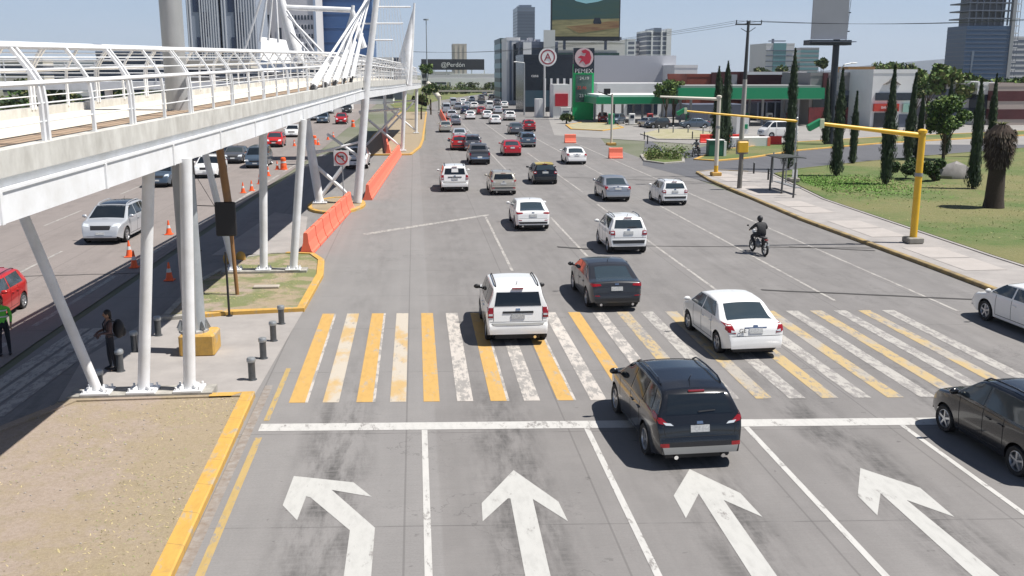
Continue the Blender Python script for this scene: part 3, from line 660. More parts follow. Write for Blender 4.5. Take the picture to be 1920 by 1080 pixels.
    def side_patch(s,name,m,q,sd,o=.007,nx=6,nz=5,mb=None): return s._patch(name,m,s.quad(q,nx,nz,lambda y,z:(sd*2.2,y-s.L/2,z)),(-sd,0,0),o,mb,nx,nz)
    def rear_patch(s,name,m,q,o=.008,nx=6,nz=5,mb=None): return s._patch(name,m,s.quad(q,nx,nz,lambda x,z:(x,-s.L/2-1,z)),(0,1,0),o,mb,nx,nz)
    def front_patch(s,name,m,q,o=.008,nx=6,nz=5,mb=None): return s._patch(name,m,s.quad(q,nx,nz,lambda x,z:(x,s.L/2+1,z)),(0,-1,0),o,mb,nx,nz)
    def top_patch(s,name,m,pts,o=.008,nx=12,nz=6,mb=None):
        (ya,wa),(yb,wb)=pts; return s._patch(name,m,s.quad([(-wa,ya),(wa,ya),(wb,yb),(-wb,yb)],nx,nz,lambda x,y:(x,y-s.L/2,3.2)),(0,0,-1),o,mb,nx,nz)
    def mirror2(s,f,name,q,m,**k):
        for sd in (1,-1): f(name,m,[(sd*a,b) for a,b in q],**k)
def sr(car,cfg):
    """rear and front detailing"""
    W=car.W/2; z=cfg
    for sd in (1,-1):
        mb=MB(); q=z['tl']; car.rear_patch('',None,[(sd*a,b) for a,b in q],mb=mb,o=.012,nx=5,nz=4)
        if 'tls' in z: car.side_patch('',None,z['tls'],sd,mb=mb,o=.010,nx=3,nz=3)
        mb.build('taillight',TL,car.root,smooth=True)
        if z.get('tlw'): car.rear_patch('reverse_light',HLM,[(sd*a,b) for a,b in z['tlw']],o=.017,nx=3,nz=2)
        if z.get('refl'): car.rear_patch('reflector',TL,[(sd*a,b) for a,b in z['refl']],o=.010,nx=3,nz=2)
        mb=MB(); q=z['hl']; car.front_patch('',None,[(sd*a,b) for a,b in q],mb=mb,o=.010,nx=5,nz=3); mb.build('headlight',HLM,car.root,smooth=True)
    pz=z['plate']; car.rear_patch('licence_plate',PLT,[(-.20,pz),(.20,pz),(.20,pz+.14),(-.20,pz+.14)],o=.02,nx=3,nz=2)
    if z.get('garnish'): gz=z['garnish']; car.rear_patch('plate_garnish',z.get('garm',BLK),[(-gz[0],gz[1]),(gz[0],gz[1]),(gz[0],gz[2]),(-gz[0],gz[2])],o=.012,nx=6,nz=1)
    if z.get('trim'): a,b,m_=z['trim']; car.rear_patch('bumper_trim',m_,[(-W*.80,a),(W*.80,a),(W*.84,b),(-W*.84,b)],o=.015,nx=12,nz=2)
    if z.get('lower'): a,b,m_=z['lower']; car.rear_patch('lower_valance',m_,[(-W*.8,a),(W*.8,a),(W*.84,b),(-W*.84,b)],o=.008,nx=12,nz=2)
    g=z['grille']; car.front_patch('grille',BLK,[(-g[0],g[1]),(g[0],g[1]),(g[0]*1.1,g[2]),(-g[0]*1.1,g[2])],o=.006,nx=8,nz=2); car.front_patch('air_intake',BLK,[(-W*.55,.32),(W*.55,.32),(W*.6,.43),(-W*.6,.43)],o=.006,nx=8,nz=1)
    car.front_patch('licence_plate',PLT,[(-.19,.47),(.19,.47),(.19,.58),(-.19,.58)],o=.02,nx=2,nz=1)
    bz=z['bump']; mb=MB(); car.rear_patch('',None,[(-W*.9,bz),(W*.9,bz),(W*.9,bz+.012),(-W*.9,bz+.012)],mb=mb,o=.003,nx=14,nz=1)
    if z.get('hatch'): 
        for sd in (1,-1): x0,x1,za,zb=z['hatch']; car.rear_patch('',None,[(sd*x0,za),(sd*(x0+.012),za),(sd*(x1+.012),zb),(sd*x1,zb)],mb=mb,o=.003,nx=1,nz=6)
    mb.build('tailgate_gap',SEAM,car.root)
    if z.get('stop'): mb=MB(); mb.box((0,z['stop'][0]-car.L/2,z['stop'][1]),(.34,.05,.03)); mb.build('brake_light',TL,car.root)
    if z.get('rails'):
        for sd in (1,-1):
            mb=MB(); y0,y1=z['rails']; pts=[(sd*(W-.30),y-car.L/2,car.top(y)+.03) for y in [y0+(y1-y0)*k/8 for k in range(9)]]
            pts[0]=(pts[0][0],pts[0][1],pts[0][2]-.05); pts[-1]=(pts[-1][0],pts[-1][1],pts[-1][2]-.05); mb.path(pts,.02,6); mb.build('roof_rail',z.get('railm',BLK),car.root,smooth=True)
    if z.get('ant'): mb=MB(); y=z['ant']; mb.tube((0,y-car.L/2,car.top(y)-.01),(0,y-car.L/2-.14,car.top(y)+.13),.012,.006,6); mb.build('aerial',BLK,car.root)
    if z.get('exh'):
        for x in z['exh']: mb=MB(); mb.tube((x,-car.L/2+.02,.27),(x,-car.L/2+.35,.29),.045,.045,10); mb.build('exhaust',CHR,car.root,smooth=True)
    if z.get('wiper'): a,b=z['wiper']; mb=MB(); car.rear_patch('',None,[(-.02,a),(.34,b),(.34,b+.02),(-.02,a+.025)],mb=mb,o=.03,nx=5,nz=1); mb.build('wiper',BLK,car.root)
    if z.get('badge'): car.rear_patch('emblem',CHR,[(-.07,z['badge']),(.07,z['badge']),(.06,z['badge']+.055),(-.06,z['badge']+.055)],o=.014,nx=3,nz=2)
SUV=dict(L=4.52,W=1.90,belt=1.06,ax=(.95,3.63),r=.35,B=2.16,Q=1.25,c0=.62,c1=.80,rw=(1.14,1.50,.70,.60,'rear'),tum=.34,
 prof=[(0,.44),(.02,.62),(.07,.74),(.10,.95),(.16,1.10),(.30,1.38),(.40,1.52),(.52,1.59),(.9,1.645),(1.7,1.67),(2.4,1.64),(2.75,1.57),(3.42,1.14),(3.56,1.08),(4.1,1.0),(4.36,.86),(4.47,.66),(4.52,.44)])
BOXS=dict(L=4.40,W=1.88,belt=1.13,ax=(.86,3.50),r=.36,B=2.0,Q=1.1,c0=.35,c1=.42,rw=(1.20,1.60,.70,.63,'rear'),tum=.24,re=.07,fe=.12,sr=.06,
 prof=[(0,.50),(.015,.66),(.08,.70),(.10,1.10),(.14,1.20),(.24,1.62),(.30,1.72),(.5,1.765),(1.6,1.79),(2.35,1.76),(2.6,1.70),(3.08,1.22),(3.2,1.15),(4.2,1.06),(4.34,.98),(4.38,.6),(4.40,.46)])
SEDAN=dict(L=4.45,W=1.72,belt=.99,ax=(.88,3.48),r=.31,B=2.24,c0=1.12,c1=1.45,rw=(1.06,1.40,.66,.56,'top'),tum=.36,re=.13,
 prof=[(0,.42),(.02,.60),(.06,.70),(.09,.90),(.14,1.00),(.22,1.035),(.62,1.06),(.78,1.09),(1.30,1.42),(1.5,1.47),(2.1,1.51),(2.6,1.49),(2.85,1.43),(3.50,1.02),(3.7,.97),(4.15,.86),(4.36,.72),(4.42,.55),(4.45,.42)])
SEDL=dict(L=4.66,W=1.82,belt=.97,ax=(.98,3.66),r=.34,B=2.36,c0=1.05,c1=1.50,rw=(1.05,1.36,.68,.56,'top'),tum=.36,re=.14,
 prof=[(0,.42),(.02,.60),(.06,.70),(.09,.92),(.13,1.03),(.2,1.06),(.5,1.06),(.64,1.08),(1.40,1.40),(1.65,1.45),(2.2,1.47),(2.75,1.44),(3.0,1.38),(3.68,.99),(3.85,.95),(4.3,.85),(4.52,.72),(4.62,.55),(4.66,.42)])
HATCH=dict(L=3.72,W=1.68,belt=1.03,ax=(.62,3.02),r=.31,B=1.72,c0=.52,c1=.62,rw=(1.12,1.46,.62,.54,'rear'),tum=.32,re=.10,ab=.2,
 prof=[(0,.44),(.02,.60),(.06,.72),(.08,1.02),(.13,1.12),(.26,1.42),(.34,1.53),(.5,1.575),(1.2,1.60),(1.9,1.58),(2.15,1.52),(2.72,1.10),(2.85,1.04),(3.4,.93),(3.6,.78),(3.68,.6),(3.72,.42)])
VAN=dict(L=4.9,W=1.78,belt=1.28,ax=(.95,3.75),r=.34,B=3.1,Q=1.7,c0=.30,c1=.34,rw=(1.32,1.80,.66,.60,'rear'),tum=.16,re=.05,fe=.13,sr=.08,ab=.2,
 prof=[(0,.50),(.015,.9),(.05,1.3),(.12,1.9),(.2,2.02),(.5,2.08),(3.2,2.08),(3.6,1.98),(4.35,1.30),(4.5,1.18),(4.78,1.02),(4.86,.7),(4.9,.45)])
def mk(name,S,p,cfg,label='',cat='car',glass=GLASS): c=Car(name,S,p,label,cat,glass=glass); sr(c,cfg); return c
PICK=dict(L=5.25,W=1.90,belt=1.10,ax=(1.15,4.25),r=.37,B=2.75,c0=2.02,c1=2.15,rw=(1.24,1.58,.66,.60,'rear'),tum=.30,re=.06,fe=.15,sr=.05,sill=.36,
 prof=[(0,.55),(.015,.7),(.07,.74),(.09,1.12),(.14,1.15),(1.72,1.16),(1.78,1.22),(1.98,1.62),(2.1,1.70),(2.6,1.76),(3.1,1.72),(3.3,1.65),(3.95,1.2),(4.1,1.13),(4.95,1.04),(5.15,.95),(5.22,.65),(5.25,.5)])
cfg_suv=dict(tl=[(.62,.93),(.86,.98),(.93,1.14),(.86,1.14)],tls=[(.17,.99),(.50,1.10),(.50,1.16),(.22,1.13)],tlw=[(.56,.93),(.72,.94),(.78,1.0),(.62,.98)],hl=[(.5,.80),(.80,.84),(.80,.95),(.56,.92)],plate=.79,trim=(.36,.50,TRIM),lower=(.50,.60,BLK),grille=(.42,.68,.86),bump=.70,hatch=(.72,.80,.72,1.10),stop=(.44,1.555),rails=(.8,2.7),railm=PB,exh=(-.5,.5),wiper=(1.17,1.19),badge=.95,refl=[(.66,.50),(.84,.50),(.84,.58),(.66,.58)],ant=.95)
cfg_box=dict(tl=[(.74,.86),(.90,.86),(.90,1.16),(.74,1.16)],tlw=[(.76,.92),(.88,.92),(.88,.98),(.76,.98)],hl=[(.5,.78),(.78,.78),(.78,.95),(.5,.95)],plate=.83,grille=(.42,.72,.98),garnish=(.46,.99,1.05),bump=.73,hatch=(.73,.73,.76,1.18),stop=(.26,1.71),rails=(.45,2.4),exh=(.5,),badge=1.08,ant=.6,trim=(.64,.70,TRIM))
cfg_sed=dict(tl=[(.58,.76),(.80,.80),(.83,1.0),(.68,1.0)],tls=[(.10,.82),(.26,.86),(.26,.96),(.16,.97)],tlw=[(.6,.80),(.72,.80),(.72,.86),(.6,.84)],hl=[(.45,.66),(.74,.70),(.72,.84),(.5,.80)],plate=.76,grille=(.34,.60,.72),bump=.68,badge=.93,garnish=(.32,.90,.93),garm=CHR)
cfg_sedl=dict(tl=[(.54,.91),(.84,.88),(.86,.98),(.56,.97)],tls=[(.12,.89),(.30,.91),(.30,.96),(.16,.97)],hl=[(.45,.66),(.80,.70),(.78,.82),(.5,.78)],plate=.74,grille=(.4,.58,.74),bump=.66,badge=.93,lower=(.40,.50,BLK),ant=1.75,exh=(-.55,.55),refl=[(.6,.56),(.82,.57),(.82,.6),(.6,.59)])
cfg_hat=dict(tl=[(.58,.84),(.78,.84),(.77,1.02),(.60,1.02)],tls=[(.11,.86),(.24,.88),(.24,1.0),(.13,1.0)],tlw=[(.64,.92),(.76,.92),(.76,.98),(.64,.98)],hl=[(.42,.68),(.72,.72),(.70,.88),(.46,.84)],plate=.86,grille=(.34,.62,.74),trim=(.48,.62,BLK),bump=.72,hatch=(.60,.68,.72,1.1),rails=(.55,2.2),railm=PB,badge=1.03,stop=(.32,1.55),wiper=(1.14,1.16),ant=.55)
cfg_van=dict(tl=[(.72,.85),(.86,.85),(.85,1.2),(.74,1.2)],hl=[(.5,.74),(.80,.76),(.80,.92),(.56,.9)],plate=.78,grille=(.42,.66,.8),bump=.66,hatch=(.70,.70,.66,1.9))
cfg_pick=dict(tl=[(.76,.84),(.90,.84),(.90,1.08),(.76,1.08)],hl=[(.5,.80),(.82,.82),(.80,.96),(.56,.95)],plate=.62,grille=(.46,.72,.95),bump=.72,trim=(.56,.70,CHR))
PROTO={}
def mkpick():
    c=mk('pickup_truck',PICK,PMG,cfg_pick,cat='pickup truck')
    c.top_patch('load_bed',BLK,[(.16,.76),(1.66,.76)],o=.006); mb=MB()
    for sd in (1,-1): mb.span(sd*.80,sd*.86,-2.5,-.95,1.15,1.22)
    mb.span(-.8,.8,-2.56,-2.50,1.15,1.20); mb.build('bed_rail',PMG,c.root); return c
def proto(k):
    if k in PROTO: return PROTO[k]
    PROTO[k]={'suv':lambda:mk('suv',SUV,PB,cfg_suv,cat='suv'),'box':lambda:mk('suv',BOXS,PW,cfg_box,cat='suv'),'sedan':lambda:mk('sedan',SEDAN,PW,cfg_sed,glass=INTG),
     'sedl':lambda:mk('sedan',SEDL,PG,cfg_sedl,glass=INTG),'hatch':lambda:mk('hatchback',HATCH,PW,cfg_hat,glass=INTG),'pick':lambda:mkpick(),'van':lambda:mk('van',VAN,PW,cfg_van,cat='van')}[k]()
    return PROTO[k]
BASEP={'suv':PB,'box':PW,'sedan':PW,'sedl':PG,'hatch':PW,'van':PW,'pick':PMG}; USED=set()
def recolor(root,old,new):
    for c in kids(root):
        if c.type=='MESH' and any(m and m.name==old.name for m in c.data.materials):
            c.data=c.data.copy()
            for i,m in enumerate(c.data.materials):
                if m and m.name==old.name: c.data.materials[i]=new
PLACED=[]
def place(kind,x,y,label,p=None,rz=0,group='vehicles driving away up the avenue',sc=None,cat=None,at='rear'):
    pr=proto(kind); c=dup(pr.root,(0,0,0),rz,label,group); 
    if cat: c['category']=cat
    S=pr.S; off=(S['L']/2-S['ax'][0]) if at=='rear' else -(S['ax'][1]-S['L']/2)
    c.location=(x-math.sin(rz)*off,y+math.cos(rz)*off,0)
    if sc: c.scale=sc
    if p: recolor(c,BASEP[kind],p)
    PLACED.append(c); return c
# front-row traffic: ground positions of the rear axle
VG='vehicles driving away up the avenue'
place('suv',5.66,19.45,'black compact suv with silver lower bumper stopped astride the white stop line',rz=R(2))
jeep=place('box',2.93,29.0,'boxy white suv with dark rear window driving over the zebra crossing')
recolor_m=[c for c in kids(jeep) if c.name.startswith('mirror')]
for c in recolor_m: c.data=c.data.copy(); c.data.materials[0]=BLK
taxi=place('sedan',9.47,26.95,'white saloon marked GE on its boot lid crossing the zebra stripes',rz=R(3),sc=(1.02,1,1))
o=text('GE',.17,BLK,taxi,(-.40,-2.178,.845),rot=(R(82),0,0),depth=.004); 
place('sedl',6.7,33.0,'dark grey saloon with large sloping rear window just beyond the crossing',rz=R(1))
ign=place('hatch',9.42,43.3,'white hatchback with dark roof rails and black bumper strip in the third lane',sc=(1.05,1,1.05))
place('sedl',5.93,50.6,'white saloon with red tail lights ahead of the dark grey saloon',PW,sc=(.98,1,1))
place('sedan',12.65,61.6,'silver saloon running beside the small white hatchback',PS)
place('hatch',15.75,59.2,'small white hatchback with tall red corner lamps in the right lane',rz=R(1.5),sc=(.98,.98,.94))
_b=proto('box'); _st=_b.rear_patch('window_sticker',REFW,[(-.22,1.34),(.24,1.34),(.22,1.58),(-.20,1.58)],o=.014,nx=4,nz=3)
van=place('box',2.6,68.0,'white minivan with stickers on its rear window in the left lane',sc=(1.02,1.05,1))
_st.parent=None; bpy.data.objects.remove(_st)
place('suv',5.75,65.6,'white crossover with dark lower body beside the white minivan',PBG,sc=(.93,.95,.93))
tx=place('hatch',9.35,71.6,'black and yellow taxi with yellow roof',PB,sc=(1.08,1.05,.95),cat='taxi')
mb=MB(); S_=proto('hatch'); 
rf=S_.top_patch('roof_panel',PYE,[(.36,.60),(2.1,.60)],o=.012); rf.parent=tx
for c in kids(tx):
    if c.name.startswith('roof_rail'): bpy.data.objects.remove(c)
place('sedan',14.2,87.2,'white saloon driving near the orange barrier block',sc=(1.05,1,.98))
pk=place('pick',5.6,88.0,'dark grey pickup truck with open load bed behind the red hatchback')
place('sedan',9.4,96.8,'crimson saloon driving alone in the middle lane',PR,sc=(1.05,1,.98))
place('hatch',4.6,104.2,'bright red hatchback left of the dark grey pickup',PBR,sc=(1.12,1,.96))
place('suv',12.2,108,'blue grey suv behind the crimson saloon',PBL,sc=(.95,1,.97))
place('sedan',13.3,130.5,'dark saloon with pale roof left of the maroon hatchback',PMG,sc=(1.1,1,1))
place('hatch',15.7,137,'maroon hatchback at the right edge of the traffic',PR,sc=(1.1,1,1))
place('suv',5.9,103.5,'grey suv directly ahead of the dark pickup',PMG,sc=(.98,1,1))
place('sedan',5.2,118,'pale grey saloon beyond the bright red hatchback',PLB)
place('sedan',4.1,136,'beige saloon near the far orange barriers',PBG,sc=(1,1,1))
for i,(px,py,k,p,lb) in enumerate([(929,233,'sedan',PW,'white saloon with cream roof heading the middle lane'),(956,226,'suv',PW,'white suv right of the cream roofed saloon'),(882,224,'sedan',PW,'pale saloon in the second lane of the far queue'),
 (854,235,'hatch',PS,'silver hatchback at the end of the left lane queue'),(847,224,'suv',PLB,'light grey suv alongside the far barriers'),(914,223,'sedan',PW,'white saloon just behind the dark red car'),
 (934,213,'sedan',PLB,'pale saloon between two white suvs in the far queue'),(902,215,'hatch',PR,'dark red hatchback in the middle of the far queue'),(918,207,'van',PW,'white van ahead of the dark red hatchback'),
 (872,214,'hatch',PNV,'navy hatchback in the far queue'),(837,212,'van',PLB,'white box van at the left of the far queue'),(876,203,'sedan',PLB,'silver saloon far ahead in the second lane'),
 (889,205,'suv',PW,'white suv far ahead in the middle lane'),(859,206,'suv',PS,'silver suv far ahead in the left lane'),(903,188,'suv',PMG,'dark suv far off in the middle of the queue'),
 (932,198,'suv',PMG,'dark grey suv right of the white van'),(946,202,'sedan',PW,'white saloon at the far right of the queue'),(922,187,'suv',PB,'black suv far off beside the glass building'),
 (909,180,'sedan',PMG,'dark saloon at the farthest point of the queue'),(868,196,'sedan',PW,'tiny white saloon far off in the left lane'),(884,192,'suv',PW,'tiny white suv far off left of the dark suv'),(937,188,'sedan',PS,'tiny silver saloon far off at the right'),(850,199,'van',PLB,'tiny grey van far off in the left lane'),(930,179,'sedan',PS,'farthest silver saloon at the right edge of the road')]):
    x,y=G(px,py); place(k,x,y,lb,p,group='vehicles in the far queue')
# right edge cars (front-left wheel at given ground point), seen side-on
x,y=G(1768,800); place('hatch',x+.70,y-.3,'black hatchback at the right edge stopped over the white line',PB,rz=R(3),at='front',sc=(1.05,1.06,1.0))
x,y=G(1845,600); place('sedl',x+.85,y,'white saloon cut off by the right edge of the picture beside the pavement',PW,rz=R(3),at='front')
# left carriageway, facing the camera
LG='vehicles on the left carriageway'
def placeL(kind,px,py,label,p=None,rz=math.pi,sc=None):
    x,y=G(px,py); return place(kind,x,y,label,p,rz,LG,sc,at='front')
_s=proto('suv'); rfb=_s.top_patch('roof_panel',mat('gloss_black_roof',(.012,.013,.016),.2,coat=.8),[(.72,.60),(2.55,.60)],o=.012)
ssuv=placeL('suv',203,453,'silver suv with dark windscreen coming towards the footbridge columns',PLB,rz=R(178),sc=(1.05,1.08,1.05))
bpy.data.objects.remove(rfb)
x,y=G(42,580); place('hatch',x-.8,y+.1,'bright red hatchback at the left edge of the picture',PBR,R(182),LG,sc=(1,1.04,.90))
placeL('suv',390,333,'white suv behind the brown signal post',PW); placeL('suv',300,350,'blue grey suv half hidden behind the thick grey pole',PBL)
placeL('sedl',440,306,'grey saloon driving ahead of the van with white roof',PMG); placeL('van',482,314,'grey green van with white roof',PBL,sc=(1,1,.85)); placeL('sedan',410,296,'dark saloon left of the grey saloon',PG)
placeL('hatch',515,276,'red hatchback behind the van with white roof',PBR,sc=(1.1,1,1)); placeL('suv',548,257,'white suv beyond the red hatchback',PW,sc=(.95,1,.9))
placeL('suv',605,231,'dark suv below the white girder',PBL); placeL('sedan',590,226,'silver saloon left of the dark suv below the girder',PS); placeL('hatch',640,233,'red hatchback below the white girder',PR,sc=(1.1,1,1.1))
placeL('sedan',618,213,'pale saloon far down the left carriageway',PLB); placeL('suv',650,212,'dark suv far down the left carriageway',PG); placeL('sedan',720,192,'white saloon far off behind the mast',PW)
x,y=G(683,316); place('pick',x-.6,y,'white pickup with dark load bed in the shade of the footbridge by the oval island',PW,R(180),LG,at='front')
for k,(px,py) in enumerate(((560,222),(630,200),(700,176),(735,180))): placeL('sedan',px,py,['small silver saloon at the left of the far carriageway','small grey saloon far down the left carriageway','tiny white saloon far off left of the mast','tiny dark saloon far off right of the mast'][k],[PS,PMG,PW,PG][k])
# station forecourt
for px,py,k,p,lb,rz in ((1160,232,'suv',PBL,'blue grey suv under the left canopy of the filling station',R(150)),(1208,238,'sedan',PS,'silver saloon at the pumps of the filling station',R(200)),(1245,240,'hatch',PG,'dark hatchback at the pumps of the filling station',R(110)),(1318,240,'sedan',PBL,'blue grey saloon parked on the filling station forecourt',R(95)),(1130,228,'hatch',PR,'red hatchback beneath the left canopy',R(170))):
    x,y=G(px,py); place(k,x,y,lb,p,rz,'vehicles at the filling station')
x,y=G(1440,258); place('van',x,y,'white passenger van turning out of the filling station',PW,R(100),'vehicles at the filling station',at='front')
for k,pr in list(PROTO.items()):
    def rmr(o):
        for c in kids(o): rmr(c)
        bpy.data.objects.remove(o)
    rmr(pr.root)
# ---------------- people ----------------
def person_mesh(J,B,mats,regions,parent,name='body',head=None,hands=()):
    """J joints name->(pos,r); B bones; one continuous skinned surface"""
    names=list(J); idx={n:i for i,n in enumerate(names)}; vs=[J[n][0] for n in names]; rs=[J[n][1] for n in names]; es=[(idx[a],idx[b]) for a,b in B]
    for hn,fwd,side,up in hands:      # five separate fingers rooted in the palm
        h=Vector(J[hn][0]); f=Vector(fwd).normalized(); s_=Vector(side).normalized(); u=Vector(up).normalized()
        palm=h+f*.055; vs.append(tuple(palm)); rs.append(.028); pi=len(vs)-1; es.append((idx[hn],pi))
        for k,(o,l) in enumerate(((-.030,.062),(-.010,.075),(.010,.072),(.030,.058))):
            a=palm+s_*o+f*.03; b=a+f*l*.55-u*.012; c=b+f*l*.35-u*.035; o0=len(vs)
            vs+= [tuple(a),tuple(b),tuple(c)]; rs+=[.010,.009,.008]; es+=[(pi,o0),(o0,o0+1),(o0+1,o0+2)]
        a=h+s_*-.03+f*.03; b=a-s_*.03+f*.03; o0=len(vs); vs+=[tuple(a),tuple(b)]; rs+=[.012,.010]; es+=[(idx[hn],o0),(o0,o0+1)]
    me=bpy.data.meshes.new(name); me.from_pydata([tuple(v) for v in vs],es,[]); o=bpy.data.objects.new(name,me); C.objects.link(o)
    o.modifiers.new('s','SKIN'); sv=me.skin_vertices[0].data
    for i,r in enumerate(rs): 
        rr=(r,r) if isinstance(r,(int,float)) else r
        sv[i].radius=rr
    sv[idx['pelvis']].use_root=True
    m=o.modifiers.new('u','SUBSURF'); m.levels=1; m.render_levels=1
    bpy.context.view_layer.update(); me2=bpy.data.meshes.new_from_object(o.evaluated_get(bpy.context.evaluated_depsgraph_get())); bpy.data.objects.remove(o)
    for mm in mats: me2.materials.append(mm)
    for p in me2.polygons: p.use_smooth=True; p.material_index=regions(p.center)
    me2.name=name; q=bpy.data.objects.new(name,me2); C.objects.link(q); q.parent=parent; return q
SKIN=mat('skin',(.34,.19,.12),.6); HAIR=mat('dark_hair',(.012,.009,.008),.6); JACK=mat('black_jacket',(.02,.02,.023),.75); JEAN=mat('dark_trousers',(.015,.017,.025),.8)
VEST=mat('green_vest',(.13,.55,.06),.7); BLOUSE=mat('patterned_blouse',(.16,.09,.075),.85,col2=(.05,.035,.04),scale=18); BAGM=mat('black_bag',(.012,.012,.016),.6); REF=mat('reflective_strip',(.6,.62,.6),.4)
def head(parent,c,yaw=0,hair=None,helmet=None):
    M=Matrix.Translation(c)@Matrix.Rotation(yaw,4,'Z'); mb=MB()
    mb.ell((0,0,0),(.078,.098,.118),14,10,M); mb.ell((0,.098,-.012),(.012,.022,.02),6,5,M)
    for s_ in (1,-1): mb.ell((s_*.078,0,-.01),(.012,.022,.032),6,5,M)
    mb.build('head',SKIN,parent,smooth=True)
    e=MB(); e.ell((.028,.088,.012),(.014,.012,.008),6,4,M); e.ell((-.028,.088,.012),(.014,.012,.008),6,4,M); e.ell((0,.090,-.052),(.024,.010,.006),6,4,M); e.build('face',HAIR,parent)
    if hair: h=MB(); h.ell((0,-.015,.025),(.090,.105,.110),12,8,M); h.ell((0,-.075,-.06),(.07,.045,.13),10,8,M); h.build('hair',HAIR,parent,smooth=True)
    if helmet:
        h=MB(); h.ell((0,-.008,.02),(.125,.15,.145),16,10,M); h.build('helmet',helmet,parent,smooth=True)
        v=MB(); v.ell((0,.03,.01),(.112,.125,.06),12,6,M); v.build('visor',GLASS,parent,smooth=True)
def stand(name,label,loc,rz,mats,h=1.65,reg=None,arms='down',hair=True):
    r=thing(name,label,'person',loc,rz); s=h/1.7
    J={'pelvis':((0,0,.93*s),(.145,.10)),'waist':((0,.01,1.08*s),(.125,.09)),'chest':((0,0,1.30*s),(.165,.105)),'neck':((0,.0,1.45*s),.06),'hd':((0,.01,1.54*s),.055)}
    B=[('pelvis','waist'),('waist','chest'),('chest','neck'),('neck','hd')]
    for k,x in (('l',-1),('r',1)):
        J['hip'+k]=((x*.09,0,.86*s),.095); J['kn'+k]=((x*.11,.03 if x>0 else -.02,.47*s),.062); J['an'+k]=((x*.12,.0 if x>0 else -.06,.09*s),.042); J['toe'+k]=((x*.135,.17 if x>0 else .10,.035),.036)
        J['sh'+k]=((x*.19,0,1.38*s),.062)
        if arms=='down': J['el'+k]=((x*.24,-.02,1.12*s),.044); J['wr'+k]=((x*.22,.12,.90*s),.03)
        else: J['el'+k]=((x*.25,.05,1.15*s),.044); J['wr'+k]=((x*.13,.27,1.12*s),.03)
        B+=[('pelvis','hip'+k),('hip'+k,'kn'+k),('kn'+k,'an'+k),('an'+k,'toe'+k),('chest','sh'+k),('sh'+k,'el'+k),('el'+k,'wr'+k)]
    reg=reg or (lambda c:0 if (c.z>1.46*s or (abs(c.x)>.16 and c.z<.95*s and c.y>.05)) else (2 if c.z<.98*s else 1))
    person_mesh(J,B,mats,reg,r,hands=[('wrl',(0.1,.6,-.8),(0,.8,.6),(1,0,0)),('wrr',(-.1,.6,-.8),(0,.8,.6),(-1,0,0))])
    head(r,Vector((0,.025,1.62*s)),0,hair); sh=MB()
    for k in ('l','r'): a=J['an'+k][0]; sh.ell((a[0],a[1]+.06,.045),(.048,.135,.045),10,6)
    sh.build('shoe',BLK,r,smooth=True); return r
p1=stand('person','woman in patterned blouse and black trousers standing with a backpack by the bollards',(-8.42,26.75,.02),R(120),[SKIN,BLOUSE,JEAN],1.66,arms='bent')
bp=thing('backpack','bulging black backpack on the back of the woman by the bollards','backpack',(-8.42,26.75,.02),R(120))
mb=MB(); mb.ell((0,-.25,1.14),(.20,.15,.27),14,10); mb.build('bag_body',BAGM,bp,smooth=True)
mb=MB(); mb.ell((0,-.36,1.05),(.14,.08,.14),12,8); mb.build('bag_pocket',BAGM,bp,smooth=True)
mb=MB()
for x in (-1,1): mb.path([(x*.12,-.13,1.38),(x*.14,.02,1.43),(x*.14,.12,1.30),(x*.14,.10,1.05),(x*.13,-.13,.98)],.018,6)
mb.build('strap',BAGM,bp)
p2=stand('person','person in bright green vest and dark trousers standing at the left edge in the shade',(-11.95,28.6,.01),R(200),[SKIN,VEST,JEAN],1.72)
mb=MB()
for z in (1.16,1.34): mb.lathe([(.178,z-.02),(.180,z+.02)],n=16)
o=mb.build('reflective_strip',REF,p2); o.scale=(1,.72,1)
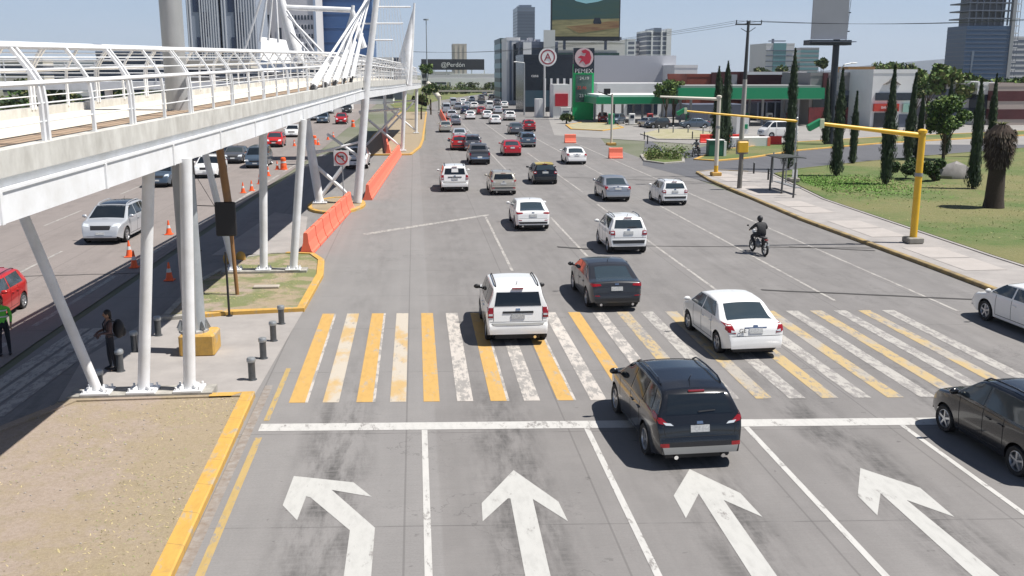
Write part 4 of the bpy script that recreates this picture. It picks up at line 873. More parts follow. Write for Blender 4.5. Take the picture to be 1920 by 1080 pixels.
# motorcycle + rider
def motorcycle(label,loc,rz,colm=BLK):
    r=thing('motorcycle',label,'motorcycle',loc,rz)
    for y,nm in ((.66,'f'),(-.66,'r')):
        e=bpy.data.objects.new('wheel',None); C.objects.link(e); e.parent=r; e.location=(0,y,.30)
        t=MB(); t.lathe([(.22,-.04),(.27,-.055),(.30,-.02),(.30,.02),(.27,.055),(.22,.04)],axis='X',n=22); t.build('tyre',TYRE,e,smooth=True)
        q=MB(); q.lathe([(.225,-.03),(.225,.03),(.20,.02),(.20,-.02),(.225,-.03)],axis='X',n=22)
        for k in range(6): a=k*math.pi/3; q.tube((0,0,0),(0,.21*math.cos(a),.21*math.sin(a)),.012,.012,5)
        q.tube((-.06,0,0),(.06,0,0),.04,.04,10); q.build('rim',GREYST,e,smooth=True)
    f=MB(); 
    for a,b in (((0,.42,.86),(0,.05,.52)),((0,.05,.52),(0,-.30,.40)),((0,-.30,.40),(0,-.52,.72)),((0,.42,.86),(0,-.1,.78)),((0,-.1,.78),(0,-.62,.74)),((.06,-.66,.30),(.06,-.25,.40)),((-.06,-.66,.30),(-.06,-.25,.40)),((.10,-.60,.32),(.10,-.45,.72)),((-.10,-.60,.32),(-.10,-.45,.72)),((.07,.66,.30),(.07,.44,.92)),((-.07,.66,.30),(-.07,.44,.92))): f.tube(a,b,.022,.022,8)
    f.build('frame',BLK,r); e=MB(); e.ell((0,.02,.42),(.14,.20,.16),12,8); e.tube((0,.08,.45),(0,.18,.62),.09,.08,10); e.build('engine',GREYST,r,smooth=True)
    t=MB(); t.ell((0,.20,.86),(.14,.24,.11),14,8); t.build('fuel_tank',colm,r,smooth=True)
    s_=MB(); s_.box((0,-.32,.80),(.24,.66,.09),bev=.03); s_.build('seat',BAGM,r,smooth=True)
    g=MB(); g.ell((0,-.70,.60),(.08,.20,.10),10,6); g.ell((0,.70,.58),(.07,.22,.05),10,6); g.build('mudguard',colm,r,smooth=True)
    h=MB(); h.path([(-.36,.30,1.06),(-.22,.38,1.05),(0,.42,.98),(.22,.38,1.05),(.36,.30,1.06)],.014,6); h.build('handlebar',BLK,r)
    for x in (-1,1): m=MB(); m.tube((x*.24,.38,1.05),(x*.40,.36,1.24),.006,.006,5); m.ell((x*.41,.36,1.25),(.06,.015,.04),8,6); m.build('mirror',BLK,r,smooth=True)
    l=MB(); l.ell((0,.60,.92),(.09,.08,.10),10,8); l.build('headlight',HLM,r,smooth=True)
    l=MB(); l.box((0,-.76,.74),(.14,.05,.06)); l.build('taillight',TL,r)
    l=MB(); l.box((0,-.86,.56),(.20,.015,.13)); l.build('licence_plate',REF,r)
    x=MB(); x.tube((.14,.0,.30),(.16,-.72,.36),.04,.05,10); x.build('exhaust',CHR,r,smooth=True); return r
def rider(label,loc,rz,jack,hel):
    r=thing('person',label,'person',loc,rz)
    J={'pelvis':((0,-.22,.93),(.20,.16)),'waist':((0,-.17,1.08),(.19,.15)),'chest':((0,-.08,1.28),(.225,.16)),'neck':((0,-.02,1.43),.075),'hd':((0,.0,1.50),.07)}
    B=[('pelvis','waist'),('waist','chest'),('chest','neck'),('neck','hd')]
    for k,x in (('l',-1),('r',1)):
        J['hip'+k]=((x*.13,-.18,.90),.125); J['kn'+k]=((x*.29,.20,.80),.09); J['an'+k]=((x*.20,-.02,.40),.046); J['toe'+k]=((x*.21,.15,.36),.038)
        J['sh'+k]=((x*.21,-.07,1.34),.09); J['el'+k]=((x*.38,.06,1.14),.065); J['wr'+k]=((x*.31,.26,1.10),.042)
        B+=[('pelvis','hip'+k),('hip'+k,'kn'+k),('kn'+k,'an'+k),('an'+k,'toe'+k),('chest','sh'+k),('sh'+k,'el'+k),('el'+k,'wr'+k)]
    person_mesh(J,B,[SKIN,jack,JEAN],lambda c:2 if c.z<.97 and c.y<.36 and abs(c.x)<.34 else (0 if c.y>.27 else 1),r,hands=[('wrl',(0,.9,-.4),(1,0,0),(0,.3,1)),('wrr',(0,.9,-.4),(-1,0,0),(0,.3,1))])
    head(r,Vector((0,.03,1.57)),0,None,hel); return r
mx_,my_=15.33,42.4
motorcycle('black motorcycle ridden alone between the right lanes',(mx_,my_,0),R(5)); rider('person in dark jacket and helmet riding the black motorcycle',(mx_,my_,0),R(5),JACK,BLK)
x,y=G(1305,294); motorcycle('small motorcycle stopped on the side street beside the tall cypresses',(x,y,.01),R(140)); rider('person in pale grey jacket riding the motorcycle on the side street',(x,y,.01),R(140),mat('grey_jacket',(.2,.21,.22),.8),BLK)
# ---------------- street furniture ----------------
def bollard(label,x,y,group,first=[None]):
    if first[0] is None:
        r=thing('bollard',label,'bollard',(x,y,.01),0,group)
        m=MB(); m.lathe([(.0,0),(.13,0),(.13,.02),(.095,.03),(.095,.50),(.0,.50)],n=18); m.build('post',mat('bollard_steel',(.15,.16,.17),.35,metal=.7,var=.3,scale=6),r,smooth=True)
        m=MB(); m.lathe([(.0,.50),(.11,.50),(.12,.52),(.12,.58),(.10,.62),(0,.63)],n=18); m.build('cap',GALV,r,smooth=True)
        first[0]=r; return r
    return dup(first[0],(x,y,.01),0,label,group)
for i,(px,py) in enumerate([(473,713),(494,673),(513,640),(528,608),(226,697),(188,738),(253,660),(297,630)]):
    bollard(['nearest of the four steel bollards along the crossing edge','second nearest steel bollard along the crossing edge','third steel bollard along the crossing edge','farthest steel bollard of the row beside the yellow kerb corner','steel bollard right beside the woman with the backpack','steel bollard beside the foot of the slanted column','dark steel bollard behind the woman with the backpack','steel bollard in the shade at the far corner of the paved strip'][i],*G(px,py),'steel bollards on the paved strip')
def barrier(label,p,q,group,first=[None]):
    p=Vector(p);q=Vector(q); c=(p+q)/2; a=math.atan2((q-p).y,(q-p).x)
    if first[0] is None:
        r=thing('plastic_barrier',label,'barrier',(c.x,c.y,.01),a,group); L=2.10
        m=MB(); pr=[(-.30,0),(-.30,.12),(-.24,.18),(-.13,.55),(-.10,.95),(-.07,1.0),(.07,1.0),(.10,.95),(.13,.55),(.24,.18),(.30,.12),(.30,0)]
        vs=[(x,yy,z) for x in (-L/2,-L/2+.04,L/2-.04,L/2) for yy,z in [(u*(0.98 if abs(x)==L/2 else 1),v*(.995 if abs(x)==L/2 else 1)) for u,v in pr]]; n=len(pr)
        m.add(vs,[[k*n+i,k*n+(i+1)%n,(k+1)*n+(i+1)%n,(k+1)*n+i] for k in range(3) for i in range(n)]+[list(range(n))[::-1],[3*n+i for i in range(n)]]); recalc(m.build('shell',ORG,r))
        m=MB(); m.lathe([(0,1.0),(.05,1.0),(.05,1.03),(0,1.035)],(L*.3,0,0),n=10); m.build('filler_cap',ORG2,r)
        m=MB()
        for k in (-.6,0,.6): m.span(k-.16,k+.16,-.27,.27,.02,.11)
        m.build('forklift_slot',BLK,r); first[0]=r; return r
    d=dup(first[0],(c.x,c.y,.01),a,label,group); return d
def brow(p,q,lab,group,gap=0):
    p=Vector(p);q=Vector(q); n=max(1,round((q-p).length/(2.1+gap)))
    for k in range(n): barrier(('nearest '+lab) if k==0 else (('last '+lab) if k==n-1 else lab),p+(q-p)*(k/n),p+(q-p)*((k+1-gap/(2.1+gap))/n),group)
brow((-5.0,43.9),(-4.05,59.5),'orange plastic barrier of the row before the oval island','orange barriers before the oval island')
brow((-3.15,63.2),(-1.7,98.5),'orange plastic barrier of the long row beyond the oval island','orange barriers beyond the oval island')
brow(G(728,290),G(720,252),'orange plastic barrier on the left edge of the median bed','orange barriers by the median bed')
brow(G(840,244),G(826,214),'orange plastic barrier of the spaced row left of the traffic queue','orange barriers at the far queue',gap=1.2)
for (px,py,l) in ((1154,297,'orange box barrier standing alone near the side street corner'),(1069,268,'orange round barrier standing alone in the road mouth'),):
    x,y=G(px,py); d=barrier(l,(x-.7,y),(x+.7,y),'lone orange barriers'); d.scale=(.62,1.3,1.0)
for px,py,l in ((1332,268,'red and white barrier left of the pale pole'),(1372,268,'red and white barrier right of the pale pole'),(1444,272,'red and white barrier beside the white passenger van')):
    x,y=G(px,py); d=barrier(l,(x-1.2,y),(x+1.2,y),'red barriers by the side street'); d.scale=(1.2,1,1); recolor(d,ORG,mat('red_barrier',(.75,.03,.02),.5))
x,y=G(1385,274); r=thing('concrete_block','long white concrete block at the side street','barrier',(x+.9,y-1,0)); m=MB(); m.box((0,0,.55),(4.4,.6,1.1),bev=.08); m.build('block',WSHEET,r); m=MB(); m.span(1.9,2.24,-.33,.33,.05,1.05); m.build('end_panel',ORG,r)
def cone(label,x,y,first=[None]):
    if first[0] is None:
        r=thing('traffic_cone',label,'traffic cone',(x,y,.01),0,'traffic cones along the left carriageway')
        m=MB(); m.box((0,0,.02),(.38,.38,.04),bev=.008); m.build('base',ORG2,r); m=MB(); m.lathe([(.15,.04),(.095,.33)],n=18); m.lathe([(.065,.48),(.03,.72),(0,.73)],n=18); m.build('cone_body',ORG2,r,smooth=True)
        m=MB(); m.lathe([(.097,.33),(.066,.48)],n=18); m.build('reflective_band',REF,r,smooth=True); first[0]=r; return r
    return dup(first[0],(x,y,.01),0,label)
cl=['traffic cone nearest the silver suv at the shade edge','traffic cone just in the shade beside the solid line','traffic cone in deep shade by the thick grey pole','traffic cone between the thick grey pole and the thin post','traffic cone behind the signal head','traffic cone right of the signal head','third cone of the slanting row beyond the signal head','fourth cone of the slanting row beyond the signal head','cone beside the white slanted column','cone by the red drum','farther cone beyond the white column','small cone far along the shade edge','last small cone far along the shade edge']
for i,(px,py) in enumerate([(243,482),(252,502),(318,526),(317,440),(456,362),(472,358),(487,345),(503,330),(520,318),(552,274),(597,272),(615,262),(625,258)]): cone(cl[i],*G(px,py))
for px,py,l in ((532,318,'orange traffic drum near the base of the white column'),(590,271,'orange traffic drum farther along the left carriageway'),(662,238,'red traffic drum far under the girder')):
    x,y=G(px,py); r=thing('traffic_drum',l,'traffic drum',(x,y,.01),0,'orange drums on the left carriageway'); m=MB(); m.lathe([(.33,0),(.33,.06),(.27,.07),(.26,.4),(.24,.42),(.22,.95),(.12,1.02),(0,1.03)],n=20); m.build('drum',ORG2,r,smooth=True); m=MB(); m.lathe([(.262,.2),(.262,.34)],n=20); m.lathe([(.236,.55),(.230,.70)],n=20); m.build('reflective_band',REF,r)
# thick grey lamp mast on yellow plinth
r=thing('lamp_mast','thick round grey steel mast on a yellow concrete plinth beside the footbridge','mast',(-6.55,28.4,0))
m=MB(); m.box((.15,0,.32),(1.0,1.0,.64),bev=.05); m.build('plinth',YEL,r)
m=MB(); m.lathe([(.0,.64),(.42,.64),(.42,.70),(.30,.72),(.285,1.2),(.30,9.9),(.33,14),(.3,26),(0,26)],(.0,0,0),n=28); m.build('shaft',mat('mast_steel',(.44,.44,.435),.5,metal=.3,var=.25,scale=1.2,stretch=(1,1,.3)),r,smooth=True)
m=MB()
for k in range(10): a=k*math.pi/5; m.tube((.36*math.cos(a),.36*math.sin(a),.70),(.36*math.cos(a),.36*math.sin(a),.86),.03,.03,6); m.bar((.29*math.cos(a),.29*math.sin(a),.95),(.40*math.cos(a),.40*math.sin(a),.71),.02,.2)
m.build('anchor_bolt',GALV,r)
m=MB(); m.tube((.08,0,.66),(.12,0,5.2),.26,.20,20); m.build('lower_sleeve',mat('pale_steel',(.42,.45,.47),.5,metal=.3,var=.2,scale=2),r,smooth=True)
# brown signal post with black signal head
x,y=-6.68,35.6
r=thing('traffic_signal','black traffic signal seen from behind on a brown post under the footbridge','traffic signal',(x,y,0))
BRN=mat('brown_post',(.34,.17,.05),.5,col2=(.22,.12,.06),scale=2)
m=MB(); m.tube((.1,0,.1),(-.02,0,3.4),.07,.07,12); m.tube((-.02,0,3.4),(-.28,0,6.2),.14,.14,12); m.build('post',BRN,r,smooth=True)
m=MB(); m.box((-.12,-.12,2.9),(.72,.12,1.22),bev=.03); m.build('backboard',BLK,r)
m=MB(); m.box((-.12,.08,2.9),(.34,.24,1.1),bev=.03); m.build('signal_head',BLK,r)
for k in range(3): m=MB(); m.lathe([(0,0),(.12,0),(.125,.14)],(-.12,0,0),axis='Y',n=14); o=m.build('visor',BLK,r,smooth=True); o.location=(0,.2,2.52+.36*k)
# no-turn sign
x,y=-4.3,58.2
r=thing('road_sign','white square no left turn sign with red ring in front of the mast','road sign',(x,y,.12))
m=MB(); m.tube((0,0,0),(0,0,2.7),.03,.03,8); m.build('post',GALV,r,smooth=True)
m=MB(); m.box((-.05,-.05,3.0),(.88,.03,.88),bev=.01); m.build('sign_panel',WSHEET,r)
REDM=mat('sign_red',(.45,.03,.035),.5)
def ringM(mb,c,r0,r1,y,n=28):
    vs=[];fs=[]
    for yy in (y,y-.012):
        for rr in (r0,r1):
            for i in range(n): a=2*math.pi*i/n; vs.append((c[0]+rr*math.cos(a),yy,c[1]+rr*math.sin(a)))
    for i in range(n): j=(i+1)%n; fs+=[[2*n+i,2*n+j,3*n+j,3*n+i],[n+i,n+j,3*n+j,3*n+i],[i,j,2*n+j,2*n+i]]
    mb.add(vs,fs); return mb
m=ringM(MB(),(-.05,3.0),.30,.38,-.07); recalc(m.build('ring',REDM,r))
m=MB(); m.bar((.06,-.075,2.82),(.06,-.075,3.12),.06,.01,(0,1,0)); m.bar((.08,-.075,3.12),(-.20,-.075,3.12),.06,.01,(0,1,0)); m.add([(-.30,-.08,3.12),(-.17,-.08,3.22),(-.17,-.08,3.02)],[[0,2,1]]); m.build('arrow',BLK,r)
m=MB(); m.bar((-.28,-.082,3.22),(.18,-.082,2.78),.07,.01,(0,1,0)); m.build('slash',REDM,r)
m=MB(); m.bar((-.05,0,2.5),(-.05,0,3.5),.05,.04); m.build('bracket',GALV,r)
# thin dark posts on the bed
for x,y,h,l in ((-6.35,32.7,2.2,'thin black post at the yellow kerb in front of the bed'),(-10.0,45.5,4.4,'thin dark post standing beside the shade edge of the left carriageway')):
    r=thing('thin_post',l,'post',(x,y,0)); m=MB(); m.tube((0,0,0),(0,0,h),.04,.035,8); m.build('post',BLK,r,smooth=True); m=MB(); m.lathe([(0,0),(.12,0),(.1,.05),(0,.05)],n=10); m.build('base',BLK,r)
    if h>4: m=MB(); m.tube((0,0,2.1),(1.2,.3,2.0),.02,.02,6); m.tube((0,0,3.6),(1.0,.2,1.6),.012,.012,5); m.build('stay',BLK,r)
m=MB(); m.box((0,0,.04),(.95,.35,.08),bev=.02); o=m.build('concrete_slab',mat('pale_slab',(.45,.40,.34),.9,var=.2)); o.location=(*G(500,545),.12); tag(o,'small flat concrete slab lying on the dry grass bed','slab')
for px,py,l in ((452,492,'pale yellow round stone at the left corner of the bed'),(428,496,'darker yellow stone in shade at the left corner of the bed')):
    m=MB(); m.ell((0,0,.15),(.22,.2,.26),10,7,jit=.05); o=m.build('painted_stone',YEL,smooth=True); o.location=(*G(px,py),.08); tag(o,l,'stone')
# ---- gantries on the right ----
def gantry(label,base,h,arm,z1,thick,upper=YELP,lower=None,head=True,split=.25,armm=None,pt=None):
    r=thing('signal_gantry',label,'signal gantry',(base[0],base[1],.12)); a=Vector((arm[0]-base[0],arm[1]-base[1],z1-.12)); 
    m=MB(); m.box((0,0,.14),(.75,.75,.28),bev=.04); m.build('plinth',YEL if lower else mat('weathered_plinth',(.33,.31,.27),.9,var=.3),r)
    tk=pt or thick; m=MB(); m.tube((0,0,.28),(0,0,h),tk,tk*.92,18); m.lathe([(tk*1.25,h-.12),(tk*1.25,h+.02),(tk*.6,h+.08),(0,h+.08)],n=18); m.build('post',upper,r,smooth=True)
    if lower: m=MB(); m.tube((0,0,.3),(0,0,h*split),thick*1.02,thick*1.02,18); m.build('post_base',lower,r,smooth=True)
    m=MB(); m.tube((0,0,h-.22),a,thick*.75,thick*.45,14); m.build('arm',armm or upper,r,smooth=True)
    m=MB(); m.lathe([(tk*1.1,h*.60),(tk*1.1,h*.63)],n=16); m.build('collar',GREYST,r)
    if head:
        m=MB(); m.box((a.x-.25,a.y,a.z-.02),(.30,.26,.72),Matrix.Translation(a+Vector((-.3,0,0)))@Matrix.Rotation(R(62),4,'Y')@Matrix.Translation(-a+Vector((.3,0,0))),bev=.03); m.build('signal_head',mat('signal_green',(.01,.22,.09),.5),r)
        m=MB(); m.box((a.x-.05,a.y-.25,a.z+.02),(.20,.06,.42),bev=.01); m.build('side_plate',mat('pale_plate',(.55,.62,.42),.5),r)  # plate in a pale green of its own beside the head
    return r
gantry('tall yellow signal gantry on the right pavement with its arm over the kerb',(23.35,43.8),5.25,(18.45,43.8),5.72,.17)
x2,z2=AT(1490,230,70); x3,z3=AT(1285,208,70)
gantry('yellow signal gantry arm behind the bus shelter reaching towards the side street',(x2+.25,70.2),z2+.2,(x3,70),z3,.13,upper=GALV,armm=YELP,pt=.07)
gantry('white signal post with yellow foot on the pavement corner',(23.3,74.9),6.1,AT(1237,183,75)[:1]+(74.9,) ,6.2,.16,upper=mat('cream_pole',(.62,.58,.5),.5),lower=YELP,head=False,split=.13)
x,y=G(1146,272); r=thing('street_pole','pale post in the island with two low arms','pole',(x,y,0)); m=MB(); m.tube((0,0,0),(0,0,5.7),.13,.1,12); m.build('post',mat('cream_pole',(.62,.58,.5)),r,smooth=True); m=MB(); m.tube((0,0,5.4),(-1.6,0,5.9),.06,.05,8); m.box((-.6,0,5.95),(.7,.3,.6)); m.build('arm',BLK,r); m=MB(); m.box((0,0,.12),(1,1,.24)); m.build('plinth',YEL,r)
# yellow box sign on steel post
x,y=G(1386,356); r=thing('pedestrian_signal','small yellow signal box on a steel post at the pavement kerb','pedestrian signal',(x,y,.12)); m=MB(); m.tube((0,0,0),(.05,0,3.1),.17,.14,12); m.build('post',mat('dull_post',(.20,.185,.165),.7,var=.3),r,smooth=True); m=MB(); m.box((.1,-.05,2.85),(.72,.3,.75),bev=.05); m.build('signal_box',YELP,r); m=MB(); m.box((.1,.12,2.85),(.85,.05,1.0)); m.build('backboard',GREYST,r)
# bus shelter
r=thing('bus_shelter','small dark roofed bus shelter frame on the right pavement','bus shelter',(0,0,.12)); 
pts=[G(1443,360),G(1465,366),G(1487,374),G(1455,345),G(1480,350),G(1498,356)]; 
for q in pts[:3]: m=MB(); m.tube((q[0],q[1],0),(q[0]+.05,q[1],2.25),.07,.07,8); m.build('post',mat('dark_post',(.09,.09,.09),.6),r,smooth=True)
for q in pts[3:]: m=MB(); m.tube((q[0]-.3,q[1],0),(q[0]-.3,q[1],2.2),.05,.05,8); m.build('post',GREYST,r,smooth=True)
cx=sum(p[0] for p in pts[:3])/3+.7; cy=sum(p[1] for p in pts)/6-1
m=MB()
for k in range(6):
    a=-.9+k*.3; z=2.22+.16*math.cos(a*.9); z2_=2.22+.16*math.cos((a+.3)*.9); m.bar((cx+a,cy,z),(cx+a+.3,cy,z2_),2.8,.05,(0,0,1))
m.build('roof',mat('shelter_roof',(.05,.055,.05),.6),r)
m=MB(); m.box((cx+.2,cy,.45),(.4,4.2,.05)); m.build('bench',GREYST,r); m=MB(); m.box((cx-.3,cy-2.6,1.45),(.35,.06,.5)); m.build('notice',WSHEET,r)
# small posts by the corner
for i,(px,py) in enumerate([(1391,330),(1413,328),(1208,262),(1214,270),(1298,262),(1440,340)]):
    x,y=G(px,py); r=thing('short_post',['short dark post left at the pavement corner','short dark post right at the pavement corner','short dark post left of the planted bed','short dark post in front of the planted bed','dark post between the beds of the filling station','short dark post beside the bus shelter'][i],'post',(x,y,0),0,'short posts by the side street'); m=MB(); m.tube((0,0,0),(0,0,.95),.07,.07,8); m.build('post',BLK,r); m=MB(); m.lathe([(0,.95),(.08,.95),(.05,1.02),(0,1.03)],n=8); m.build('cap',GREYST,r)
# ---------------- vegetation ----------------
CYP=mat('cypress_leaf',(.022,.048,.018),.8,col2=(.012,.026,.012),scale=4); CYP2=mat('cypress_leaf_light',(.045,.075,.025),.8)
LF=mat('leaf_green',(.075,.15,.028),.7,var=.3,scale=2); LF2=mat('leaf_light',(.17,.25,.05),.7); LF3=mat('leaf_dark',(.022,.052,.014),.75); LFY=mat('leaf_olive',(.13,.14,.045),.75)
def quadleaf(mb,c,s,mi,r=rnd):
    n=Vector((r.gauss(0,1),r.gauss(0,1),r.gauss(.4,1))).normalized(); a=n.orthogonal().normalized(); b=n.cross(a); t=r.uniform(0,6.28); u=a*math.cos(t)+b*math.sin(t); v=n.cross(u); mb.cur=mi
    mb.add([c-u*s*.5,c+v*s*.28,c+u*s*.5,c-v*s*.28],[[0,1,2,3]])
CYM=[]
def cyp_mesh(h,r0,seed,n=3200):
    q=random.Random(seed); mb=MB(); 
    for _ in range(n):
        t=q.random()**.85; z=.02*h+t*h*.98; rr=r0*min(1,.45+(t*16)**.6*.6)*(1-.25*t-.7*t**2.6)*(.86+.16*math.sin(9*t+seed)+.08*math.sin(31*t)); a=q.uniform(0,6.283); rr*=(q.uniform(.55,1.08)+.14*math.sin(3*a+seed+5*t)) if q.random()<.93 else q.uniform(1.05,1.32)
        c=Vector((rr*math.cos(a)+.12*math.sin(3*t+seed)*t,rr*math.sin(a),z)); s=q.uniform(.14,.32)
        u=Vector((q.gauss(0,.25),q.gauss(0,.25),1)).normalized(); v=u.cross(Vector((math.cos(a),math.sin(a),.2))).normalized(); mb.cur=1 if q.random()<.16 else 0
        mb.add([c-u*s*.6,c+v*s*.2,c+u*s*.8,c-v*s*.2],[[0,1,2,3]])
    mb.cur=0; mb.lathe([(.02,.03*h),(r0*.55,.10*h),(r0*.6,.4*h),(r0*.42,.7*h),(.02,.95*h)],n=8); return mb
def cypress(label,x,y,h,r0,seed,n=3200):
    r=thing('cypress_tree',label,'cypress',(x,y,.08),rnd.uniform(0,6),'slender cypresses on the lawn')
    cyp_mesh(h,r0,seed,n).build('crown',[CYP,CYP2],r); m=MB(); m.tube((0,0,0),(0,0,h*.3),.11,.07,8); m.build('trunk',BARK,r,smooth=True)
def ztop(px,py,Y): return AT(px,py,Y)[1]
for i,(px,py,ptx,pty,rr,l) in enumerate([(1478,318,1487,95,.62,'tall cypress standing behind the bus shelter'),(1567,332,1583,133,.58,'cypress standing alone left of the lawn beside the billboard post'),(1598,308,1607,175,.42,'short cypress behind the one beside the billboard post'),
  (1660,348,1682,128,.62,'tall cypress crossed by the yellow gantry arm'),(1702,302,1718,140,.6,'cypress left of the pair behind the gantry post'),(1720,300,1728,180,.45,'thinner cypress of the pair behind the gantry post'),(1772,292,1790,150,.5,'cypress behind the leafy round tree'),
  (1823,356,1847,152,.55,'tall cypress just left of the shaggy palm'),(1855,296,1868,142,.5,'cypress right behind the shaggy palm'),(1882,215,1889,148,.6,'rightmost cypress near the edge of the picture'),(1546,272,1553,150,.55,'cypress hidden partly by the dark billboard post'),(1343,292,1351,128,.75,'left cypress of the dark pair by the pale pole'),(1358,288,1361,118,.85,'right cypress of the dark pair by the pale pole'),(1350,260,1347,150,.8,'shorter cypress behind the dark pair')]):
    x,y=G(px,py); cypress(l,x,y,max(4,ztop(ptx,pty,y)),rr,i+1,3600 if y<90 else 2400)
def tree(name,label,cat,x,y,h,cr,th,seed,n=2600,mats=(LF,LF2,LF3),ls=.42,clumps=16,squash=.8,limbs=6,group=None,z0=0,tr=.16):
    q=random.Random(seed); r=thing(name,label,cat,(x,y,z0),0,group); cz=h-cr*squash
    cl=[]
    for k in range(clumps):
        a=q.uniform(0,6.283); ph=math.acos(q.uniform(-.75,1)); d=q.uniform(.45,.85)*cr; cl.append((Vector((d*math.sin(ph)*math.cos(a),d*math.sin(ph)*math.sin(a),cz+d*squash*math.cos(ph))),cr*q.uniform(.26,.46)))
    mb=MB()
    for _ in range(n):
        c,rr=q.choice(cl); d=Vector((q.gauss(0,1),q.gauss(0,1),q.gauss(0,1))).normalized()*rr*(q.random()**.4); d.z*=.8
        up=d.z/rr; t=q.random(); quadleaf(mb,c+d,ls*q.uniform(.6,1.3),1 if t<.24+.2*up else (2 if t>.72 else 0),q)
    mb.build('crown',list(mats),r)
    m=MB(); m.tube((0,0,0),(.1*tr,0,max(th,cz*.6)),tr,tr*.7,9)
    for k in range(limbs): c=cl[k%len(cl)][0]; m.tube((0,0,th*.85),tuple(c),tr*.5,tr*.15,6)
    m.build('trunk',BARK,r,smooth=True); return r
def treeP(name,label,cat,px,py,ptop,wpx,seed,**k):
    x,y=G(px,py); h=ztop(px,ptop,y); cr=wpx/2/1838*y; return tree(name,label,cat,x,y,h,cr,k.pop('th',h*.35),seed,**k)
treeP('leafy_tree','round leafy tree with forked thin trunks on the lawn','tree',1768,300,180,96,3,n=4200,ls=.34,clumps=22,th=1.6)
# palm with shaggy skirt
x,y=G(1862,392); r=thing('palm_tree','stout palm with a shaggy brown skirt of cut fronds on the lawn','palm',(x,y,.1)); H=ztop(1875,235,y)
m=MB(); m.lathe([(.62,0),(.54,.5),(.47,H*.45),(.45,H*.6)],n=14); m.build('trunk',mat('palm_bark',(.06,.045,.035),.95,var=.5,scale=12,bump=.6,stretch=(1,1,3)),r,smooth=True)
m=MB(); q=random.Random(5)
for _ in range(1500):
    t=q.random(); a=q.uniform(0,6.283); z=H*.50+t*H*.44; rr=.45+.36*math.sin(min(1,t*1.15)*math.pi*.62); c=Vector((rr*math.cos(a),rr*math.sin(a),z)); d=Vector((math.cos(a)*.5,math.sin(a)*.5,-.8)); v=Vector((-math.sin(a),math.cos(a),0))*.05; m.cur=1 if q.random()<.25 else 0; l=q.uniform(.2,.45); m.add([c-v,c+v,c+d*l+v*.3,c+d*l-v*.3],[[0,1,2,3]])
m.cur=0; m.lathe([(.46,H*.5),(.68,H*.75),(.8,H*.88),(.4,H*.98),(0,H)],n=12); m.build('frond_skirt',[mat('dead_frond',(.065,.045,.034),.95,var=.5,scale=9),mat('dead_frond_pale',(.15,.12,.09),.95)],r)
m=MB()
for k in range(16):
    a=k*.39+.1; p=Vector((0,0,H*.96)); d=Vector((math.cos(a),math.sin(a),1.0)).normalized()
    for s_ in range(4): 
        pn=p+d*.16; w_=.07*(1-s_*.2); v=d.cross(Vector((0,0,1))).normalized()*w_; m.add([p-v,p+v,pn+v*.8,pn-v*.8],[[0,1,2,3]]); p=pn; d=(d+Vector((0,0,-.22))).normalized()
m.build('crown',LFY,r)
def bush(name,label,px,py,wd,h,seed,n=900,mats=(LF,LF2,LF3),ls=.2):
    x,y=G(px,py); return tree(name,label,'bush',x,y,h,wd,.2,seed,n=n,mats=mats,ls=ls,clumps=9,squash=h/wd*.6,limbs=3,z0=.08,tr=.05)
bush('bush','dark rounded bush beside the grey rock',1752,342,1.15,1.7,11,n=2600,mats=(CYP2,LF,LF3),ls=.24); bush('bush','bush at the foot of the yellow gantry behind its post',1698,338,1.25,1.8,12,n=2600,mats=(CYP2,LF,LF3),ls=.24); bush('bush','leafy bush on the small kerbed island',1250,298,2.6,.8,13,n=1500,mats=(LFY,LF,LF2)); bush('bush','low shrubs at the right end of the small kerbed island',1235,300,1.8,.6,14,mats=(LFY,LF2,LF))
m=MB(); m.ell((0,0,.3),(1.35,.9,1.0),9,6,jit=.12); o=m.build('rock',mat('grey_rock',(.28,.265,.255),.9,var=.3,scale=1.5,bump=.4),smooth=True); o.location=(*G(1790,336),0); tag(o,'large sloping grey rock on the lawn between bushes','rock')
for i,(px,py,pt,wp,sd,mm) in enumerate([(1248,238,146,50,21,(LF,LF2,LF3)),(1262,236,150,36,22,(LF2,LFY,LF)),(1735,232,118,80,23,(LF,LF2,LFY)),(1775,232,125,90,24,(LFY,LF2,LF)),(1820,222,136,70,25,(LF,LFY,LF2)),(1880,225,138,80,26,(LF,LF2,LF3)),(1655,190,112,60,27,(LFY,LF,LF2)),(1690,190,115,60,28,(LF,LFY,LF3)),(1430,190,122,46,29,(LF3,LFY,LF)),(1470,190,124,60,30,(LF3,LF,LFY)),(1535,200,108,26,31,(LF3,LF,LFY)),(1620,190,124,50,32,(LFY,LF,LF3)),(1920,230,140,90,33,(LF,LF2,LF3)),(1712,236,150,50,34,(LF3,LF,LFY))]):
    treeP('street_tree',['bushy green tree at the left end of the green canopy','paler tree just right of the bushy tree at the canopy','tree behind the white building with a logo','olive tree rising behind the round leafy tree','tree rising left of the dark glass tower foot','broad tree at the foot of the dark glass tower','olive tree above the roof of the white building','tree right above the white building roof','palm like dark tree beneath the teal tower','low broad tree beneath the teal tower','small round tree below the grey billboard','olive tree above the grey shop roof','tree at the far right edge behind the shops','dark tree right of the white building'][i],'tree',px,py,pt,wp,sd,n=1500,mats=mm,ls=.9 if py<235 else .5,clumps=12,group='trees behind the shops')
tree('verge_tree','narrow green tree standing right of the footbridge end','tree',*G(800,196),ztop(800,118,G(800,196)[1]),2.0,1.5,41,n=1200,ls=.6)
